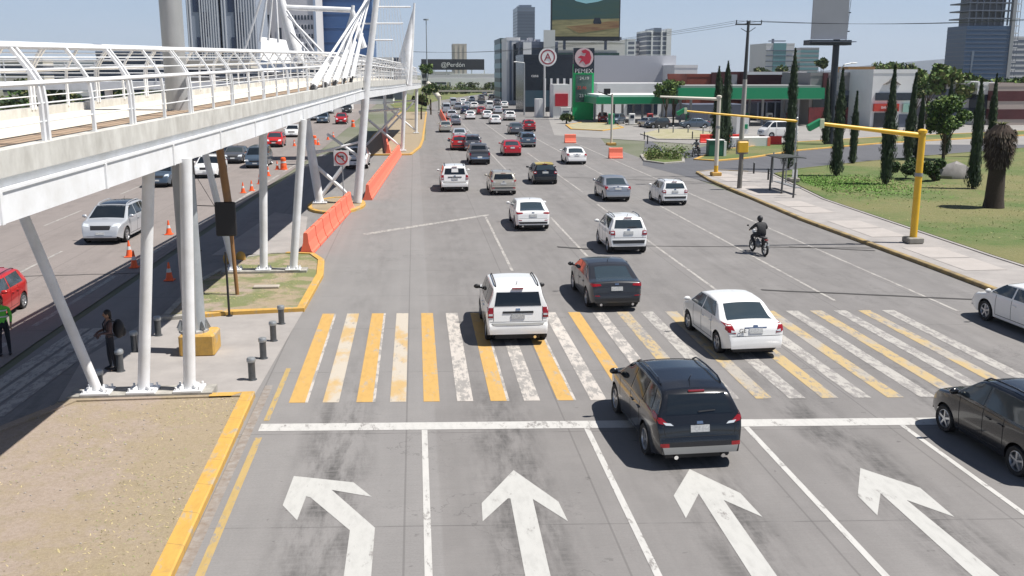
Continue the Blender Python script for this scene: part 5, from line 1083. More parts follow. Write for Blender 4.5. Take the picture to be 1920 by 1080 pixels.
for i,(px,py,pt,wp) in enumerate([(808,215,160,30),(825,178,158,60),(858,176,156,50),(895,174,152,60),(925,170,155,30),(790,225,180,24),(960,172,157,30),(1062,232,215,20)]):
    treeP('hedge_bush','%s'%['dense bush at the bend of the median bed','low hedge bush on the far verge beside the slanting rail','olive hedge bush on the far verge','dark hedge bush under the far overpass','hedge bush at the right end of the far verge','dark bush by the last footbridge column','dark bush left of the glass building','yellowish shrub left of the green totem'][i],'bush',px,py,pt,wp,50+i,n=1100,mats=(LFY,LF3,LF) if i%2 else (LF,LFY,LF3),ls=.8,clumps=8,squash=.45,limbs=2,group='bushes on the far verges',th=.5)
for i,(px,wp,pt) in enumerate([(30,120,150),(110,90,152),(240,120,150),(420,120,150),(330,100,155)]):
    x,z=AT(px,165,150); tree('roadside_tree','%s tree beyond the left carriageway seen through the railing'%['leftmost','second','middle','fourth','rightmost'][[0,1,2,4,3][i]],'tree',x,150,ztop(px,pt,150)+.5,wp/2/1838*150,1.5,70+i,n=1200,ls=.8,mats=(LF3,LF,LFY),group='trees beyond the left carriageway')
# loose tufts and pebbles on the dry beds
mb=MB(); q=random.Random(9)
for _ in range(9000):
    if q.random()<.75: x,y=q.uniform(-10.5,-4.4),q.uniform(9,23.9); 
    else: x,y=q.uniform(-8.2,-4.6),q.uniform(34.2,43)
    if y<24 and x<-8.9-(24-y)*.16: continue
    k=math.sin(x*1.7+1)*math.cos(y*.9)+q.uniform(-.8,.8)
    if k<(.35 if x<-5.9 else -.5): continue
    h=q.uniform(.01,.03); a=q.uniform(0,6.28); dx,dy=math.cos(a)*.012,math.sin(a)*.012; mb.cur=1 if q.random()<.35 else 0; tx_,ty_=q.uniform(-.07,.07),q.uniform(-.07,.07)
    mb.add([(x-dx,y-dy,.11),(x+dx,y+dy,.11),(x+tx_,y+ty_,.11+h)],[[0,1,2]])
tag(mb.build('dry_grass',[mat('straw_blade',(.55,.46,.24),.9),mat('green_blade',(.27,.31,.12),.9)]),kind='stuff')
mb=MB()
for _ in range(260):
    x,y=q.uniform(-10.2,-4.5),q.uniform(11,23.8)
    if x<-8.9-(24-y)*.16: continue
    s_=q.uniform(.008,.03); mb.ell((x,y,.115),(s_,s_*q.uniform(.6,1),s_*.6),6,4)
tag(mb.build('pebbles',mat('pebble',(.42,.38,.34),.9,var=.5,scale=4)),kind='stuff')
mb=MB()
for _ in range(9000):
    x=q.uniform(25.6,58); y=q.uniform(44,92)
    if x<26+max(0,(y-60))*.16 or y>76+ (x-28)*.38: continue
    if math.sin(x*.5)*math.cos(y*.4)+q.uniform(-.9,.9)<0: continue
    h=q.uniform(.03,.08); a=q.uniform(0,6.28); dx,dy=math.cos(a)*.03,math.sin(a)*.03; mb.cur=1 if q.random()<.4 else 0
    mb.add([(x-dx,y-dy,.09),(x+dx,y+dy,.09),(x+q.uniform(-.12,.12),y+q.uniform(-.12,.12),.09+h)],[[0,1,2]])
for _ in range(6500):
    x=q.gauss(30.5,2.6); y=q.gauss(69,3.5)
    if x<27.2+max(0,(y-60))*.12 or y>75: continue
    h=q.uniform(.03,.10); a=q.uniform(0,6.28); dx,dy=math.cos(a)*.05,math.sin(a)*.05; mb.cur=2
    mb.add([(x-dx,y-dy,.09),(x+dx,y+dy,.09),(x+q.uniform(-.15,.15),y+q.uniform(-.15,.15),.09+h)],[[0,1,2]])
tag(mb.build('lawn_grass',[mat('lawn_blade',(.17,.24,.06),.9),mat('lawn_blade_dry',(.32,.31,.14),.9),mat('weed_green',(.14,.27,.05),.9)]),kind='stuff')
# ---------------- buildings ----------------
BM=dict(grey=mat('grey_facade',(.33,.34,.36),.7,var=.08,scale=.05),lav=mat('beige_grey_facade',(.64,.63,.65),.7,var=.06,scale=.05),beige=mat('beige_facade',(.55,.50,.44),.8),
 dk=mat('dark_facade',(.016,.022,.035),.25),slate=mat('slate_facade',(.12,.14,.19),.5),wall=mat('big_grey_wall',(.50,.51,.55),.8,var=.05,scale=.05),brick=mat('brick_red_wall',(.28,.07,.045),.8,var=.25,scale=.6),
 brown=mat('maroon_wall',(.10,.025,.03),.7,var=.3,scale=.3),shop=mat('shop_grey_wall',(.27,.265,.265),.8,var=.1),haz=mat('distant_glass',(.16,.20,.27),.3),roofm=mat('flat_roof',(.3,.3,.3),.9))
def bldg(label,px0,px1,pt,Y,depth,m,name='building',cat='building',bands=0,bm=DGL,bz0=.06,bfrac=.55,z0=0,roof='parapet',cols=0,colm=None,rz=0,group=None,ztopv=None,margin=.0):
    x0,x1=AT(px0,pt,Y)[0],AT(px1,pt,Y)[0]; z=ztopv or AT((px0+px1)/2,pt,Y)[1]; W=x1-x0; cx=(x0+x1)/2
    r=thing(name,label,cat,(cx,Y+depth/2,z0),rz,group); z-=z0
    mb=MB(); mb.span(-W/2,W/2,-depth/2,depth/2,0,z); mb.build('wall',m,r)
    if roof: 
        mb=MB(); t=.3
        for a in ((-W/2-.05,W/2+.05,-depth/2-.05,-depth/2+t),(-W/2-.05,W/2+.05,depth/2-t,depth/2+.05),(-W/2-.05,-W/2+t,-depth/2+t,depth/2-t),(W/2-t,W/2+.05,-depth/2+t,depth/2-t)): mb.span(*a,z,z+min(.9,z*.03+.3))
        mb.build('parapet',m,r)
    if bands:
        s_=(z*(1-bz0))/bands
        for k in range(bands):
            a=z*bz0+k*s_; mb=MB(); mb.span(-W/2*(1-margin)-.06,W/2*(1-margin)+.06,-depth/2-.06,depth/2+.06,a+s_*.2,a+s_*(.2+bfrac)); mb.build('window_band',bm,r)
    for k in range(cols):
        mb=MB(); x=-W/2+W*(k+.5)/cols; mb.span(x-W/cols*.12,x+W/cols*.12,-depth/2-.35,-depth/2+.1,0,z*.99); mb.build('facade_pier',colm or m,r)
    return r,W,z
def box_on(r,x0,x1,y0,y1,z0,z1,name,m): mb=MB(); mb.span(x0,x1,y0,y1,z0,z1); return mb.build(name,m,r)
# left towers
for (a,b,l) in ((336,398,'grey ribbed tower with stepped navy glass just right of the thick mast'),(402,470,'grey ribbed tower with stepped navy glass beside the stay cables')):
    r,W,z=bldg(l,a,b,-170,300,22,mat('tower_grey',(.30,.34,.41),.6),ztopv=75)
    for k in range(13):
        if k in (2,3,4): continue
        x=-W/2+W*(k+.5)/13; box_on(r,x-.16,x+.16,-11.3,-10.9,2,z,'facade_rib',mat('rib_pale',(.66,.68,.72),.6))
    for j in range(10):
        zz=4+j*7; off=(0,1.6,2.6,1.0)[j%4]; box_on(r,-W/2+W*.10+off,-W/2+W*.40+off,-11.12,-10.9,zz,zz+6.98,'window_strip',mat('navy_glass',(.012,.025,.07),.15,spec=.6))
r,W,z=bldg('pale beige tower with small dark windows behind the stay cables',472,584,-170,330,25,BM['lav'],ztopv=80)
box_on(r,-W*.36,-W*.28,-12.7,-12.4,12,26,'window_strip',DGL); box_on(r,-W*.17,-W*.10,-12.7,-12.4,13,22,'window_strip',DGL); box_on(r,-W*.13,-W*.05,-12.65,-12.4,11,17,'window_strip',DGL)
for j in range(6):
    mb=MB()
    for k in range(7): x=W*(.08+k*.055); zz=10+j*2.9; mb.span(x,x+W*.03,-12.65,-12.4,zz,zz+1.4)
    mb.build('window_row',DGL,r)
box_on(r,W*.46,W*.5,-12.9,-12.5,0,z,'facade_edge',mat('pale_blue_edge',(.42,.5,.62),.4))
r,W,z=bldg('deep blue glass tower behind the footbridge pylons',584,692,-170,360,30,mat('deep_blue_glass',(.045,.115,.29),.35),ztopv=88)
for j in range(18): box_on(r,-W/2-.08,W/2+.08,-15.1,15.1,4+j*4.8,4.25+j*4.8,'floor_line',mat('blue_line',(.06,.14,.32),.4))
bldg('low white building seen through the railing on the left',0,80,116,200,20,CREAM,bands=3); bldg('long low building with dark glass seen through the railing',180,300,104,160,18,BM['slate'],bands=3,bm=DGL)
bldg('white low block between railing posts left of the thick mast',100,180,118,180,18,WSHEET,bands=2); bldg('cream shop block seen through the railing right of the mast',345,470,120,180,18,CREAM,bands=3,bm=DGL)
bldg('pale low block seen through the far railing below the blue tower',480,650,118,210,18,WSHEET,bands=3)
bldg('low white building across the left carriageway behind the cross span',650,735,112,260,18,WSHEET,bands=3)
bldg('dark low roof building beyond the fin of the footbridge',712,752,112,300,18,BM['slate'])
# centre far
r,W,z=bldg('slender blue grey glass tower far behind the white office blocks',970,1003,15,900,40,BM['haz'],bands=0)
box_on(r,-W*.35,W*.35,-14,14,z,z+3,'plant_room',BM['haz']); box_on(r,-W*.28,W*.5,-20.4,-19.8,z*.45,z*.57,'window_strip',BM['slate'])
for j in range(14): box_on(r,-W/2-.1,W/2+.1,-20.3,20.3,z*.4+j*z*.042,z*.4+j*z*.042+.6,'floor_line',BM['slate'])
r,W,z=bldg('small beige twin tower far beyond the dark billboard',849,875,84,900,30,BM['beige'],cols=3,colm=CREAM)
bldg('white apartment block far right of the screen building',1176,1192,76,600,20,WSHEET,bands=9,bm=BM['slate'],margin=.3); bldg('thin grey tower right of the white apartment block',1194,1205,80,620,14,BM['slate'],bands=9,bm=BM['lav'])
r,W,z=bldg('white tower with blue glass front and curved top behind the grey wall',1213,1258,60,600,28,WSHEET,bands=11,bm=BM['slate'],bfrac=.75)
box_on(r,W*.32,W*.52,-14.4,14.4,0,z+2,'white_spine',WSHEET); box_on(r,-W*.2,W*.1,-14.3,10,z,z+2.4,'plant_room',BM['haz']); 
for x in (-W*.28,W*.12): box_on(r,x-.5,x+.5,-14.4,-14,2,z,'facade_pier',WSHEET)
r,W,z=bldg('teal glass tower with crane like roof frame behind the utility pole',1437,1490,84,600,30,BM['lav'],bands=0)
box_on(r,-W*.25,W*.2,-15.4,-14.9,0,z+1,'glass_bay',TEAL); box_on(r,-W*.1,W*.45,-2,2,z+2.4,z+3,'roof_frame',BM['slate']); box_on(r,0,1,-1,1,z,z+4,'roof_mast',BM['slate'])
for j in range(6): box_on(r,-W/2-.1,W/2+.1,-15.6,-14.8,z*.2+j*z*.13,z*.2+j*z*.13+.5,'floor_line',BM['slate'])
r,W,z=bldg('pale teal tower half covered by the big grey billboard',1502,1536,92,600,26,BM['grey'],bands=8,bm=TEAL)
# dark unfinished tower on the right
r=thing('tower','dark glass tower with unfinished open concrete floors on top at the right','tower',(*[AT(1852,150,420)[0]],430,0)); zb=AT(1852,48,420)[1]; W=19
mb=MB(); mb.span(-W/2-1.4,W/2,-8,8,0,zb); mb.build('wall',mat('tower_glass',(.035,.08,.165),.3),r)
for j in range(14): box_on(r,-W/2-1.5,W/2+.1,-8.1,8.1,2+j*(zb-2)/14,2.25+j*(zb-2)/14,'floor_line',BM['slate'])
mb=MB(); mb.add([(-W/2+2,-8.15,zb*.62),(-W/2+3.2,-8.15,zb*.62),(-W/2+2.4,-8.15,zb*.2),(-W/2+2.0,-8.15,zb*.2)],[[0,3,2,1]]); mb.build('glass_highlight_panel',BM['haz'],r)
for j in range(9):
    zz=zb+.2+j*3.3; box_on(r,-W/2-1.2,W/2-.3,-8,8,zz+2.7,zz+3.25,'floor_slab',BM['slate'])
    for k in range(7): x=-W/2-.6+k*(W/6.4); box_on(r,x,x+.5,-7.6,-7.0,zz,zz+2.7,'concrete_column',BM['slate'])
    if j<8: box_on(r,-W/2+2,W/2-1,-4,5,zz,zz+2.7,'core_wall',BM['dk'] if j%2 else BM['slate'])
box_on(r,W/2+.0,W/2+1.6,-8.4,-6.4,0,zb+14,'lift_shaft',BM['grey'])
for j in range(18): box_on(r,W/2+1.6,W/2+3.6,-8.4,-7.9,3+j*3.1,3.4+j*3.1,'scaffold_deck',BM['lav'])
for x in (W/2+2.2,W/2+3.5): box_on(r,x,x+.15,-8.3,-8.1,0,60,'scaffold_post',BM['slate'])
bldg('striped grey tower at the far right edge behind the dark tower',1889,1960,72,460,18,BM['lav'],bands=9,bm=BM['slate'])
# hills
mb=MB(); prof=[(-250,0),(-100,14),(-10,26),(50,38),(100,45),(150,42),(230,32),(380,20),(600,0)]
X0=AT(1712,125,2500)[0]; n=len(prof)
vs=[(X0+x,2500,z-1) for x,z in prof]+[(X0+x,2950,z*.7-1) for x,z in prof]+[(X0+x,2400,-.8) for x,z in prof]; mb.add(vs,[[i,i+1,n+i+1,n+i] for i in range(n-1)]+[[2*n+i,2*n+i+1,i+1,i] for i in range(n-1)])
struct(mb,'hills',mat('far_hill',(.10,.12,.15),.95),True)
# white office complex
r,W,z=bldg('dark green glass office corner left of the white blocks',938,952,77,270,20,mat('dark_green_facade',(.03,.07,.07),.4),bands=6,bm=TEAL)
r,W,z=bldg('tall white fin block with dark window strip at the road bend',950,975,76,255,16,WSHEET,bands=0); box_on(r,0,W*.35,-8.1,-7.9,1,z-.8,'window_strip',DGL); box_on(r,-W*.3,-W*.12,-8.1,-7.9,1,z,'pale_strip',BM['haz'])
r,W,z=bldg('grey office block behind the black shop front',975,1046,84,245,20,BM['slate'],bands=5,bm=DGL); box_on(r,W*.12,W*.42,-10.3,-10,z-8,z+3.5,'white_panel',mat('white_panel',(.62,.63,.60),.6)); box_on(r,-W*.42,-W*.2,-10.3,-10,z-3.5,z+.6,'white_panel',WSHEET)
for k in range(5): box_on(r,-W*.4+k*W*.1,-W*.4+k*W*.1+1.1,-4,0,z,z+rnd.uniform(1,3),'roof_tank',BM['lav'])
r,W,z=bldg('cream multi storey building under the big screen',1036,1172,80,262,22,mat('cream_building',(.74,.73,.70),.8),bands=0)
box_on(r,-W*.5,W*.42,-11.3,-10.9,z-6.2,z-2.6,'window_band',mat('dark_band_glass',(.02,.06,.05),.15,spec=.6)); box_on(r,W*.12,W*.32,-11.5,-11.2,z-5.6,z-3.2,'pale_glass',TEAL); box_on(r,W*.38,W*.43,-11.5,-11.2,z-5.2,z-3.8,'vent',DGL)
box_on(r,-W*.5,W*.46,-11.6,-11.3,z+.0,z+.7,'roof_edge',WSHEET); 
for k in range(9): box_on(r,-W*.02+k*W*.055,-W*.02+k*W*.055+.8,-10,-9,z,z+1.5,'roof_unit',BM['slate'])
bldg('plain windowless grey wall block behind the filling station',1112,1268,104,215,18,BM['wall'],roof=None); bldg('small white block right of the plain grey wall',1265,1308,127,205,14,WSHEET)
r,W,z=bldg('brick red hall behind the green canopy',1288,1400,144,178,14,BM['brick']); box_on(r,-W*.1,W*.5,-7.4,-7,z-4.4,z+.8,'maroon_panel',BM['brown']); box_on(r,W*.22,W*.32,-7.7,-7.4,z-3.4,z+.4,'steel_strip',BM['grey'])
r,W,z=bldg('maroon building right of the brick red hall',1395,1512,140,176,14,BM['brown'],cols=0); box_on(r,W*.1,W*.45,-7.3,-7,z-3,z-.4,'sign_board',BM['shop']); box_on(r,-W*.5,W*.5,-7.2,-6.9,z,z+.5,'roof_edge',WSHEET)
# black shop with disc
r,W,z=bldg('black shop front building with glass entrance beside the road',982,1076,108,205,16,BM['dk'],bands=0)
for k in range(5): box_on(r,-W*.1+k*W*.13,-W*.1+k*W*.13+.45,-8.2,-7.9,z*.08,z*.62,'pale_pier',WSHEET)
box_on(r,-W*.48,W*.5,-8.15,-7.9,z*.10,z*.40,'shop_window',mat('shop_glass',(.05,.09,.12),.1)); text('casa',.9,WSHEET,r,(-W*.28,-8.2,z*.67),name='lettering')
x,z=AT(1027,107,185); r=thing('disc_sign','white round sign with a red letter A on a tall pale pole','sign',(x,185,0)); m=MB(); m.tube((-.6,0,0),(-.6,0,z-1.5),.22,.18,12); m.build('pole',mat('pale_pole',(.5,.5,.5),.5),r,smooth=True)
m=MB(); m.lathe([(0,-.15),(1.68,-.15),(1.68,.15),(0,.15)],axis='Y',n=32); o=m.build('disc',WSHEET,r,smooth=True); o.location=(0,0,z); 
m=ringM(MB(),(0,z),1.12,1.36,-.16); recalc(m.build('ring',mat('dull_red',(.30,.04,.06),.5),r)); text('A',2.0,mat('dull_red',(.30,.04,.06)),r,(0,-.18,z-.05),name='letter')
r=thing('lamp_post','thin pale lamp post in front of the black shop','lamp post',(AT(983,200,190)[0],190,0)); m=MB(); m.tube((0,0,0),(0,0,AT(980,118,190)[1]),.16,.1,8); m.tube((0,0,AT(980,118,190)[1]),(-1.5,0,AT(980,116,190)[1]),.08,.06,6); m.build('post',GALV,r,smooth=True); m=MB(); m.ell((-1.7,0,AT(980,116,190)[1]),(.4,.15,.1)); m.build('lamp',WSHEET,r)
r,W,z=bldg('small white kiosk with a red panel left of the green totem',1038,1068,158,178,5,WSHEET,roof=None); box_on(r,-W*.4,W*.4,-2.7,-2.5,z*.35,z*.72,'red_panel',mat('red_panel',(.5,.02,.04),.5)); 
r,W,z=bldg('tall white panel kiosk at the road edge before the black shop',1004,1018,185,180,1.5,WSHEET,roof=None); box_on(r,-W*.45,0,-.8,-.74,.2,z*.97,'grey_side',BM['lav'])
r,W,z=bldg('white notice cabinet beside the green totem',1052,1071,202,172,1,WSHEET,roof=None); box_on(r,-W*.35,W*.35,-.56,-.5,z*.1,z*.5,'green_panel',mat('dull_green',(.08,.2,.13),.6)); box_on(r,-W*.3,W*.3,-.56,-.5,z*.6,z*.75,'text_panel',BM['slate'])
# screen billboard
Y=250; x0,z0=AT(1033,76,Y); x1,_=AT(1162,76,Y); z1=z0+11.3; W=x1-x0
r=thing('led_screen','large dark advertising screen showing a car on a brown plain, on the cream building','billboard',((x0+x1)/2,Y,0))
box_on(r,-W/2,W/2,0,1.2,z0,z1,'screen_case',mat('screen_frame',(.015,.02,.025),.5)); 
for x in (-W*.3,W*.3): box_on(r,x-.3,x+.3,.3,.9,z0-2.2,z0,'support',BM['slate'])
SC=lambda n,c,c2,s_: mat('screen_'+n,c,.6,emit=.10,col2=c2,scale=s_,stretch=(.12,1,1))
def flat(pts,m,name,d): 
    mb=MB(); k=len(pts); mb.add([(x*W/2*.97,-.02*d,z0+ z*(z1-z0)) for x,z in pts],[list(range(k))]); recalc(mb.build(name,m,r))
flat([(-1,.09),(1,.09),(1,.60),(-1,.60)],SC('plain',(.34,.30,.15),(.14,.14,.07),1.2),'picture_plain',1)
flat([(-1,.44),(1,.48),(1,.98),(-1,.98)],SC('hills',(.025,.075,.085),(.04,.08,.06),.6),'picture_hills',2)
flat([(-.55,.98),(-.3,.84),(0,.79),(.35,.83),(.75,.93),(.85,.98)],SC('sky',(.30,.55,.58),(.22,.45,.5),.5),'picture_sky',3)
flat([(-.6,.30),(.0,.34),(.7,.42),(1,.43),(1,.28),(-.2,.16)],SC('tan',(.28,.20,.09),(.18,.09,.05),1.5),'picture_track',3)
flat([(.22,.40),(.26,.49),(.42,.49),(.47,.40),(.46,.36),(.24,.36)],BM['dk'],'picture_car',4)
# dark long billboard + far overpass
Y=560; x0,z0=AT(790,131,Y); x1,z1=AT(908,111,Y); W=x1-x0
r=thing('long_billboard','long dark billboard with white lettering above the far overpass','billboard',((x0+x1)/2,Y,0)); box_on(r,-W/2,W/2,0,1,z0,z1,'panel',mat('charcoal_panel',(.022,.025,.035),.6)); text('@Perdón',3.4,WSHEET,r,(0,-.15,(z0+z1)/2-.2),name='lettering')
for k in range(6): box_on(r,-W/2+W*k/5-.25,-W/2+W*k/5+.25,.3,.8,0,z0,'support',WSHEET)
bldg('long white low hall behind the far overpass',845,940,140,520,20,WSHEET,bands=0); bldg('low dark roofed hall behind the long billboard supports',790,850,136,600,20,BM['lav'],bands=2)
Y=400; xa,za=AT(800,154,Y); xb,zb=AT(962,154,Y); r=thing('overpass','white overpass with slender supports crossing the avenue far off','overpass',((xa+xb)/2,Y,0)); W=xb-xa
box_on(r,-W/2,W/2+2,0,6,za,za+1.6,'deck',WSHEET); box_on(r,-W/2,W/2,.1,.3,za+1.6,za+3,'railing',BM['lav'])
for k in range(5): box_on(r,-W/2+W*(k/4)-.3,-W/2+W*(k/4)+.3,2,3,0,za,'support',WSHEET)
Y=300; xa,za=AT(792,171,Y); xb,_=AT(955,171,Y); r=thing('gantry_beam','thin cream beam spanning the far avenue','gantry',((xa+xb)/2,Y,0)); box_on(r,-(xb-xa)/2,(xb-xa)/2,-.15,.15,za-.2,za+.3,'beam',CREAM)
for s_ in (-1,1): box_on(r,s_*(xb-xa)/2-.2,s_*(xb-xa)/2+.2,-.2,.2,0,za,'post',CREAM)
p=AT(803,157,230); q_=AT(824,182,215); m=MB(); m.tube((p[0],230,p[1]),(q_[0],215,q_[1]-.2),.55,.55,12); m.tube((q_[0],215,q_[1]),(q_[0],215,0),.3,.3,8); m.build_=None; o=m.build('leaning_pipe',CREAM,smooth=True); tag(o,'cream slanting pipe beside the far verge bushes','pipe')
# high mast lamps far
for px,pt,pb,Y,l in ((799,38,190,400,'tall thin lamp mast left of the long billboard'),):
    x,z=AT(px,pt,Y); r=thing('lamp_mast',l,'lamp mast',(x,Y,0)); m=MB(); m.tube((0,0,0),(0,0,z),.30,.16,8); m.build('mast',mat('hazy_steel',(.3,.33,.36),.6),r,smooth=True); m=MB(); m.lathe([(0,z),(1.1,z),(1.1,z+.5),(0,z+.6)],n=12); m.build('lamp_ring',mat('hazy_steel',(.3,.33,.36)),r)
# ---------------- filling station ----------------
GRN=mat('station_green',(.01,.27,.12),.35); GRN2=mat('bright_green',(.0,.42,.12),.35)
Y=170; x0,_=AT(1073,225,Y); x1,zt=AT(1114,90,Y); W=x1-x0; g0=0
r=thing('price_totem','tall green and black totem with a round red emblem and price panel','totem sign',((x0+x1)/2,Y,0))
box_on(r,-W/2,W/2,-.35,.35,0,zt*.78,'green_frame',GRN2); box_on(r,-W/2+.05,W/2-.0,-.40,.38,zt*.66,zt,'black_head',BM['dk']); box_on(r,-W*.38,W*.40,-.45,-.3,zt*.25,zt*.63,'price_panel',mat('price_panel',(.03,.08,.07),.4,col2=(.08,.14,.12),scale=1.2))
m=MB(); m.lathe([(0,-.1),(1.6,-.1),(1.6,.1),(0,.1)],axis='Y',n=28); o=m.build('emblem_disc',mat('pale_pink',(.55,.42,.44),.5),r,smooth=True); o.location=(0,-.5,zt-1.6)
m=MB(); pts=[(-.9,-1.0),(-.2,-.55),(.3,-1.2),(1.0,-.9),(1.25,0),(.9,1.0),(.2,1.35),(-.5,1.1),(-.2,.7),(.35,.75),(.1,.2),(-.6,.35),(-1.1,0),(-.4,-.2)]; m.add([(a,-.64,zt-1.6+b) for a,b in pts],[list(range(len(pts)))]); recalc(m.build('emblem',mat('emblem_red',(.42,.02,.05),.5),r))
text('PEMEX',1.05,mat('totem_white',(.62,.62,.6),.5),r,(0,-.48,zt*.68),name='lettering'); text('22.46',.75,mat('totem_red',(.5,.05,.04),.5),r,(-.3,-.5,zt*.45)); text('24.19',.75,mat('totem_white',(.6,.6,.6)),r,(.1,-.5,zt*.58)); text('23.85',.75,mat('totem_white',(.6,.6,.6)),r,(.1,-.5,zt*.34))
def canopy(label,pxa,pxb,yt,yb,Y,depth,cols,roofm,fm):
    xa,zt=AT(pxa,yt,Y); xb,_=AT(pxb,yt,Y); zb=AT(pxa,yb,Y)[1]; W=xb-xa; r=thing('station_canopy',label,'canopy',((xa+xb)/2,Y+depth/2,0))
    box_on(r,-W/2,W/2,-depth/2,depth/2,zb,zt,'fascia',fm); box_on(r,-W/2+.3,W/2-.3,-depth/2+.3,depth/2-.3,zb-.06,zb-.002,'ceiling',WSHEET); box_on(r,-W/2+.5,W/2-.5,-depth/2+.5,depth/2-.5,zt+.002,zt+.35,'roof',roofm)
    for k in range(cols):
        for yy in (-depth*.25,depth*.25): x=-W/2+W*(k+.5)/cols; m=MB(); m.tube((x,yy,0),(x,yy,zb-.06),.2,.2,10); m.build('column',BM['grey'],r,smooth=True)
    return r,W,zt,zb
r,W,zt,zb=canopy('long green fuel canopy with rounded end at the right',1272,1547,165,186,146,12,4,BM['roofm'],GRN)
canopy('white topped fuel canopy with green fascia at the left',1118,1272,182,195,158,14,4,WSHEET,GRN)
r,W,z=bldg('white shop of the filling station behind the left canopy',1120,1262,156,182,10,WSHEET,roof=None); box_on(r,-W*.1,W*.3,-5.2,-5,.3,2.6,'shop_window',DGL)
r,W,z=bldg('dark glazed shop under the long green canopy',1420,1548,192,164,8,BM['dk'],roof=None); 
for k in range(8): box_on(r,-W/2+k*W/8,-W/2+k*W/8+.25,-4.2,-4,0,z,'mullion',BM['slate'])
bldg('dark shop unit behind the pumps under the long canopy',1290,1400,196,166,8,BM['slate'],roof=None)
for i,px in enumerate([1150,1190,1225,1300,1345,1372,1412,1460,1500]):
    x,y=G(px,236); r=thing('fuel_pump',['leftmost fuel pump under the left canopy','second fuel pump under the left canopy','rightmost fuel pump under the left canopy','leftmost fuel pump under the long green canopy','second fuel pump under the long green canopy','third fuel pump under the long green canopy','fourth fuel pump under the long green canopy','fifth fuel pump under the long green canopy','rightmost fuel pump under the long green canopy'][i],'fuel pump',(x,152,0),0,'fuel pumps'); m=MB(); m.box((0,0,.9),(.9,.6,1.8),bev=.06); m.build('cabinet',[GRN,WSHEET,REDM][i%3],r); m=MB(); m.box((0,-.32,1.3),(.6,.04,.5)); m.build('display',DGL,r); m=MB(); m.box((0,0,.08),(1.8,1.0,.16)); m.build('plinth',CONC,r)
r,W,z=bldg('white service cabinet with a green mark by the utility pole',1382,1405,218,128,3,WSHEET,roof=None); box_on(r,0,W*.4,-1.6,-1.5,z*.3,z*.55,'green_mark',GRN)
x,y=G(1340,294); r=thing('waste_bin','green and white bin beside the dark cypress pair','bin',(x,y,.1)); m=MB(); m.box((0,0,.75),(1.5,1,1.5),bev=.05); m.build('bin_body',mat('bin_green',(.02,.13,.08),.5),r); m=MB(); m.box((.85,0,.7),(.25,1.05,1.4)); m.box((0,0,1.53),(1.6,1.1,.08)); m.build('bin_frame',WSHEET,r)
# right shops
r,W,z=bldg('long grey shop building with dark red ground floor',1520,1642,142,150,12,BM['shop'],bands=0); box_on(r,-W*.45,-W*.1,-6.2,-6,z*.36,z*.62,'window_band',DGL); box_on(r,0,W*.35,-6.2,-6,z*.36,z*.6,'window_band',DGL); box_on(r,-W*.5,W*.22,-6.3,-6,0,z*.36,'red_shopfront',mat('red_shopfront',(.13,.03,.035),.5,col2=(.28,.05,.05),scale=.8)); box_on(r,-W*.32,-W*.25,-6.5,-6.1,z*.62,z+.4,'maroon_post',BM['brown']); box_on(r,-W*.5,W*.5,-6.2,-6,z*.60,z*.70,'grey_band',BM['slate'])
bldg('orange brick rooftop rooms behind the grey shop building',1590,1640,131,168,6,mat('orange_brick',(.42,.24,.10),.85,var=.2),bands=0); bldg('grey low roof block behind the billboard post',1500,1560,138,170,8,BM['lav'],roof=None)
r,W,z=bldg('white two storey shop with a faint crest and red sign',1638,1719,137,142,12,WSHEET,bands=0); box_on(r,-W*.42,W*.48,-6.2,-6,z*.50,z*.64,'window_band',DGL); box_on(r,-W*.46,W*.12,-6.5,-6.1,z*.30,z*.44,'red_sign',mat('red_sign',(.55,.05,.03),.5)); box_on(r,W*.22,W*.48,-6.4,-6.1,z*.28,z*.44,'pale_green_sign',mat('pale_green_sign',(.3,.5,.42),.5)); box_on(r,-W*.42,-W*.1,-6.2,-6,0,z*.27,'door',DGL); box_on(r,W*.16,W*.45,-6.2,-6,0,z*.24,'window',BM['slate']); box_on(r,0,W*.1,-6.3,-6,0,z*.25,'white_door',WSHEET)
m=MB(); cz=z*.82
for a,b in (((-1.3,-.25),(-.5,.25)),((-.5,.25),(0,.75)),((0,.75),(.5,.25)),((.5,.25),(1.3,-.25)),((-.9,-.2),(0,.2)),((0,.2),(.9,-.2)),((0,.2),(0,-.6))): m.bar((a[0]-.4,-6.1,cz+a[1]),(b[0]-.4,-6.1,cz+b[1]),.1,.26,(0,1,0))
m.build('crest',mat('grey_crest',(.30,.27,.24),.7),r); text('BANCO',.5,WSHEET,r,(-W*.17,-6.55,z*.37))
bldg('pale grey shop row with white stripe right of the leafy tree',1775,1835,158,150,12,BM['lav'],bands=2,bm=BM['slate']); bldg('white narrow shop unit right of the pale grey row',1834,1868,160,148,12,WSHEET,bands=1,bm=DGL); r,W,z=bldg('beige shop with brown roof band at the right edge',1868,1960,162,146,12,mat('pinkish_wall',(.45,.38,.34),.8),bands=2,bm=BM['brown'])
